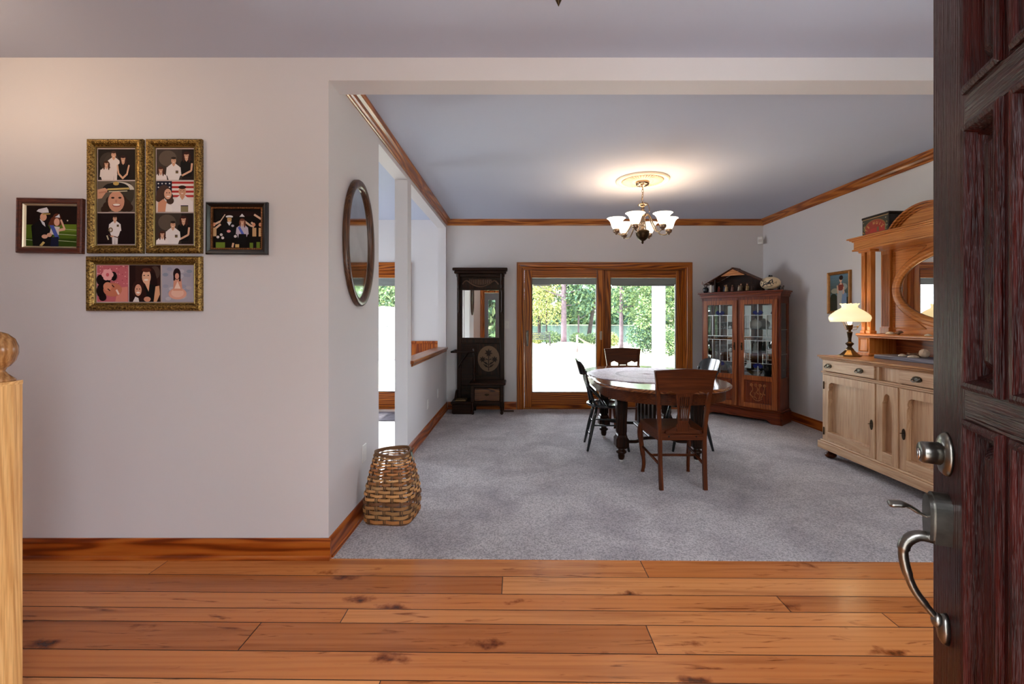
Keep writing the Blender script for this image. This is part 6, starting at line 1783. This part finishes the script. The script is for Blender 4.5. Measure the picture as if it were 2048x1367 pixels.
def leaves(mb, blobs, n, size, seed):
    if size < .2: n, size = int(n*1.9), size*.68
    rnd = random.Random(seed)
    tot = sum(b[3]*b[4]*b[5] for b in blobs) if blobs else 1
    for (x, y, z, rx, ry, rz) in blobs:
        for _ in range(int(n*(rx*ry*rz)/tot)):
            while True:
                u, v, w_ = rnd.uniform(-1, 1), rnd.uniform(-1, 1), rnd.uniform(-1, 1)
                if u*u+v*v+w_*w_ <= 1: break
            p = Vector((x+u*rx, y+v*ry, z+w_*rz))
            a = Vector((rnd.gauss(0, 1), rnd.gauss(0, 1), rnd.gauss(0, 1))).normalized()
            b = a.cross(Vector((rnd.gauss(0, 1), rnd.gauss(0, 1), rnd.gauss(0, 1)))).normalized()
            s = size*rnd.uniform(.6, 1.3)
            mb.add([p-a*s, p+b*s*.55, p+a*s, p-b*s*.55], [(0, 1, 2, 3)], rnd.choice((0, 0, 1, 2)))
def tree(nm, label, x, y, h, r0, blobs, n, size, kind, seed, lean=0.0, limbs=(), bark=None, z0=GZ, group=None, cat='tree'):
    t = thing(nm, label, cat, (x, y, z0), 0, group)
    m = MB().tube(bez([(0, 0, 0), (lean*.3, 0, h*.3), (lean*.7, 0, h*.65), (lean, 0, h)], 5), [lerp(r0, r0*.35, i/15) for i in range(16)], 10)
    for (za, dx, dy, dz, rr) in limbs:
        b = Vector((lean*za/h, 0, za)); m.tube(bez([b, b+Vector((dx*.5, dy*.5, dz*.35)), b+Vector((dx, dy, dz))], 5), [lerp(rr, rr*.3, i/10) for i in range(11)], 6)
    m.build('trunk', bark or BARK, t)
    m = MB(); leaves(m, blobs, n, size, seed)
    m.build('crown', LF[kind], t, False)
    return t
tree('pine_tree', 'big pine with thick straight grey trunk in the left glass panel', 2.82, 28, 12, .19, [(.9, .5, 3.0, 1.5, 1.2, .55), (1.9, 0, 3.6, 1.6, 1.2, .7), (.2, .8, 4.2, 1.6, 1.4, .8), (1.3, .4, 2.35, .9, .8, .35), (0, 0, 7, 2.2, 2.2, 2), (0, 0, 10, 1.7, 1.7, 2.2)], 5200, .16, 'd', 1,
     limbs=[(3.0, -1.6, .2, .7, .06), (3.2, 1.5, .2, .4, .05), (2.4, 1.0, .3, .2, .04)])
tree('pine_tree', 'leaning pine trunk at the right edge of the left glass panel', 4.45, 29, 10, .15, [(.4, .3, 4.2, 1.4, 1.2, .7), (-.4, .5, 3.0, 1.2, 1, .5), (1.0, 0, 8, 1.8, 1.6, 2)], 2600, .16, 'd', 2, lean=1.6, bark=BARKD)
tree('slender_tree', 'slender pale trunk between the big pine and the leaning pine', 4.0, 30, 6, .07, [(.1, .3, 2.3, 1.4, .9, .55), (-.5, .2, 2.9, 1.0, .8, .5), (0, .2, 4.5, 1.4, 1.2, 1.2)], 2200, .14, 'd', 3, limbs=[(1.6, .8, 0, .5, .03)])
tree('broadleaf_tree', 'airy pale tree with a thick low trunk at the far left of the sliding door', 1.36, 29.5, 5, .13, [(-.3, 0, 2.5, 1.3, 1.0, .9), (-.2, 0, 1.6, 1.0, .8, .5), (.2, 0, 3.8, 1.6, 1.2, .9)], 1500, .10, 'p', 4, limbs=[(1.6, -.6, 0, .9, .04), (1.7, .5, 0, 1.0, .04)], bark=BARKD)
tree('broadleaf_tree', 'airy pale tree with a thin dark trunk beside the bench', 1.78, 28.6, 4.5, .055, [(.2, 0, 2.4, 1.1, .9, .9), (.5, 0, 1.55, .8, .6, .4), (0, 0, 3.6, 1.3, 1.0, .8)], 1300, .10, 'p', 5, limbs=[(1.4, -.4, 0, 1.0, .03), (1.5, .5, 0, .9, .03)], bark=BARKD)
tree('broadleaf_tree', 'green tree with a stout trunk in the middle of the right glass panel', 5.48, 24, 7, .125, [(.9, .3, 2.0, 1.0, .9, .5), (.4, .2, 2.9, 1.5, 1.1, .6), (-.4, .2, 2.2, .7, .7, .35), (1.2, .2, 3.2, 1.0, 1, .6), (.3, 0, 5.4, 2, 1.8, 1.6), (.9, -.2, 1.4, .55, .5, .25)], 4200, .12, 'g', 6, limbs=[(2.2, 1.2, 0, .3, .04), (1.9, -.7, 0, .4, .035)])
tree('broadleaf_tree', 'dense green tree just left of the white porch column', 6.4, 21, 5, .08, [(0, 0, 2.2, .95, .8, .7), (.2, .2, 3.3, 1.3, 1.1, .8), (-.4, 0, 1.5, .6, .6, .4)], 2600, .11, 'g', 7, bark=BARKD)
tree('broadleaf_tree', 'dense leafy tree to the right of the white porch column', 7.7, 21.5, 6, .07, [(0, .6, 2.2, 1.0, .8, .8), (.3, .2, 3.4, 1.4, 1.1, 1.0), (.2, .7, 1.1, .9, .6, .5)], 2800, .11, 'g', 8, bark=BARKD)
tree('slender_tree', 'thin pale trunk close to the right edge of the glass door', 7.35, 20.6, 5, .045, [(.4, 0, 3.4, .8, .8, .6)], 500, .1, 'p', 9)
tree('broadleaf_tree', 'round leafy tree by the white shed seen through the doorway', -6.6, 20.5, 5.5, .10, [(0, 0, 2.4, 1.4, 1.1, .75), (.5, .3, 1.6, 1.0, .9, .5), (-.5, .3, 3.0, 1.4, 1.2, .7)], 3200, .12, 'g', 10)
tree('broadleaf_tree', 'yellow green tree behind the shed roof seen through the doorway', -8.2, 26, 6.5, .10, [(0, 0, 3.0, 1.7, 1.2, 1.0), (.8, .3, 2.0, 1.2, .9, .6)], 2200, .14, 'p', 11)
def shrub(label, x, y, r, h, kind, seed, n=900, size=.07, z0=GZ):
    t = thing('shrub', label, 'shrub', (x, y, z0), 0, 'shrubs along the lawn edge')
    m = MB()
    for i in range(5):
        a = 2*PI*i/5; m.tube([(0, 0, 0), (.3*r*math.cos(a), .3*r*math.sin(a), h*.6)], [.015, .008], 5)
    m.build('stems', BARKD, t)
    m = MB(); leaves(m, [(0, 0, h*.5, r, r*.8, h*.5), (r*.4, 0, h*.4, r*.7, r*.6, h*.4)], n, size, seed)
    m.build('foliage', LF[kind], t, False)
shrub('pale green shrub behind the left end of the bench', 1.05, 28.8, .55, .75, 'p', 31)
shrub('green shrub between the bench and the big pine', 2.05, 28.6, .75, .85, 'g', 32)
shrub('bright green shrub just right of the big pine trunk', 3.75, 28.4, .6, .75, 'g', 33)
shrub('green shrub by the foot of the leaning pine', 4.75, 28.2, .6, .75, 'g', 34)
shrub('pale shrub left of the stout trunk in the right glass panel', 5.0, 25.2, .6, .95, 'p', 35)
shrub('tall dark shrub right of the stout trunk, near the porch column', 5.95, 21.6, .8, 1.6, 'd', 36, 1600, .08)
shrub('leafy shrub right beside the white porch column', 6.5, 19.4, .55, 1.3, 'g', 37, 1200, .07)
shrub('dark undergrowth shrub to the right of the porch column', 7.6, 20.8, .9, 1.2, 'd', 38, 1800, .08)
# far shore trees
for i, (x, w_, kd) in enumerate(((6, 10, 'd'), (20, 12, 'g'), (34, 11, 'd'), (47, 12, 'g'), (60, 12, 'd'), (-42, 13, 'g'), (-58, 13, 'd'), (-10, 13, 'd'))):
    tree('shore_tree', 'distant tree on the far shore of the pond', x, 158+6*(i % 2), 14, .5, [(0, 0, 5, w_*.62, 4, 5), (2, 0, 10, w_*.5, 3.5, 4), (-3, 0, 2.2, w_*.6, 3, 2.6), (4, -1, 1.6, w_*.5, 2, 1.8)], 2800, 1.1, kd, 60+i, z0=-.9, group='trees on the far shore')
# front yard trees seen only in reflections, extra and enlarged to block low sky
for i, (x, y, lb) in enumerate(((-6.5, -9.5, 'left'), (-2.6, -10.5, 'second'), (1.2, -9.5, 'third'), (5.0, -10.5, 'right'))):
    tree('front_yard_tree', 'leafy front yard tree seen in mirrors, enlarged to screen low sky', x, y, 5, .15, [(0, 0, 2.4, 2.4, 1.3, 1.5), (.8, 0, 1.2, 1.9, 1.2, 1.2), (-.9, 0, 1.0, 1.6, 1.1, 1.0), (0, 0, 4.0, 1.8, 1.2, 1.0)], 1700, .3, 'g', 80+i, z0=-.2, group='front yard trees')

# bench, post with hammock, leaf mound, shed
t = thing('park_bench', 'dark slatted bench on the lawn near the left of the sliding door', 'bench', (1.30, 27.2, GZ))
IR = plain('weathered_bench_wood', hx(48, 50, 50), .8)
m = MB()
for i in range(4): m.box(-.62, -.02-.005*i, .42+i*.10, .62, .0-.005*i, .48+i*.10)
m.build('backrest', IR, t)
m = MB()
for i in range(4): m.box(-.62, -.45+i*.105, .36, .62, -.37+i*.105, .385)
m.build('seat', IR, t)
for s in (-.58, .58): MB().box(s-.03, -.44, 0, s+.03, -.38, .6).box(s-.03, -.04, 0, s+.03, .02, .84).box(s-.03, -.46, .56, s+.03, .0, .6).build('leg', IR, t)
t = thing('wooden_post', 'weathered wooden post holding one end of the hammock', 'post', (2.82, 21.6, GZ))
MB().lathe([(.055, 0), (.052, .4), (.050, .80), (.045, .83), (0, .84)], 14).build('post_shaft', plain('pale_weathered_post', hx(104, 94, 98), .9, 0, .2, 0, .5, 30, .25, 10), t)
MB().tube([(.055*math.cos(a), .055*math.sin(a), .70) for a in [2*PI*i/14 for i in range(15)]], .012, 6).build('rope_loop', plain('pale_rope', hx(206, 200, 196), .9), t)
t = thing('hammock', 'pale rope hammock slung from the wooden post toward the trees', 'hammock', (2.86, 21.7, GZ))
P = bez([(.03, 0, .70), (.45, .8, .46), (.9, 1.7, .28), (1.5, 3.0, .16), (2.0, 4.4, .15), (2.45, 5.8, .30)], 6)
m = MB(); vs, fs = [], []; K = len(P)
for i, p in enumerate(P):
    wd = .02+.11*math.sin(PI*i/(K-1))**.8
    for q in range(7):
        u = q/6*2-1; vs.append((p.x+u*wd, p.y-u*wd*.2, p.z+.05*wd*u*u))
for i in range(K-1):
    for q in range(6): fs.append((i*7+q, i*7+q+1, (i+1)*7+q+1, (i+1)*7+q))
m.add(vs, fs, 0, True); ob = m.build('hammock_net', plain('pale_hammock_cloth', hx(112, 106, 104), .9), t)
ob.modifiers.new('thickness', 'SOLIDIFY').thickness = .01
m = MB().ball((0, 0, 0), (1.0, .9, .2), 28, 8)
o = m.build('leaf_mound', plain('pinkish_leaf_litter', hx(206, 170, 164), 1, 0, .05, 0, .8, 12, .25, 5)); o.location = (2.9, 26.8, GZ+.02)
tag(o, 'low pinkish mound of leaf litter before the big pine', 'leaf mound', None, 'stuff')
t = thing('garden_shed', 'small white shed with a gabled roof seen through the doorway', 'shed', (-5.3, 17.4, GZ))
m = MB().box(-1.4, 0, 0, 1.5, 2.2, 1.45)
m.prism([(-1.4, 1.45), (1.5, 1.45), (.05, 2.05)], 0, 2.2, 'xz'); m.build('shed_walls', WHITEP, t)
m = MB()
for s in (-1, 1): m.prism([(.05, 2.10), (.05+s*1.65, 1.42), (.05+s*1.65, 1.38), (.05, 2.05)], -.15, 2.35, 'xz')
m.build('shed_roof', plain('pale_shingles', hx(196, 192, 188), .9), t)
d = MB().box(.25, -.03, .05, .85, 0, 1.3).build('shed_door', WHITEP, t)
m = MB()
for a, b in ((.22, .25), (.85, .88), (.54, .56)): m.box(a, -.05, .05, b, .0, 1.33)
m.box(.22, -.05, 1.30, .88, 0, 1.34); m.build('door_trim', plain('grey_green_trim', hx(140, 154, 152), .6), d)
MB().box(-.35, -.03, .55, .0, 0, 1.05).build('shed_window', plain('dull_shed_glass', hx(120, 140, 146), .15), t)
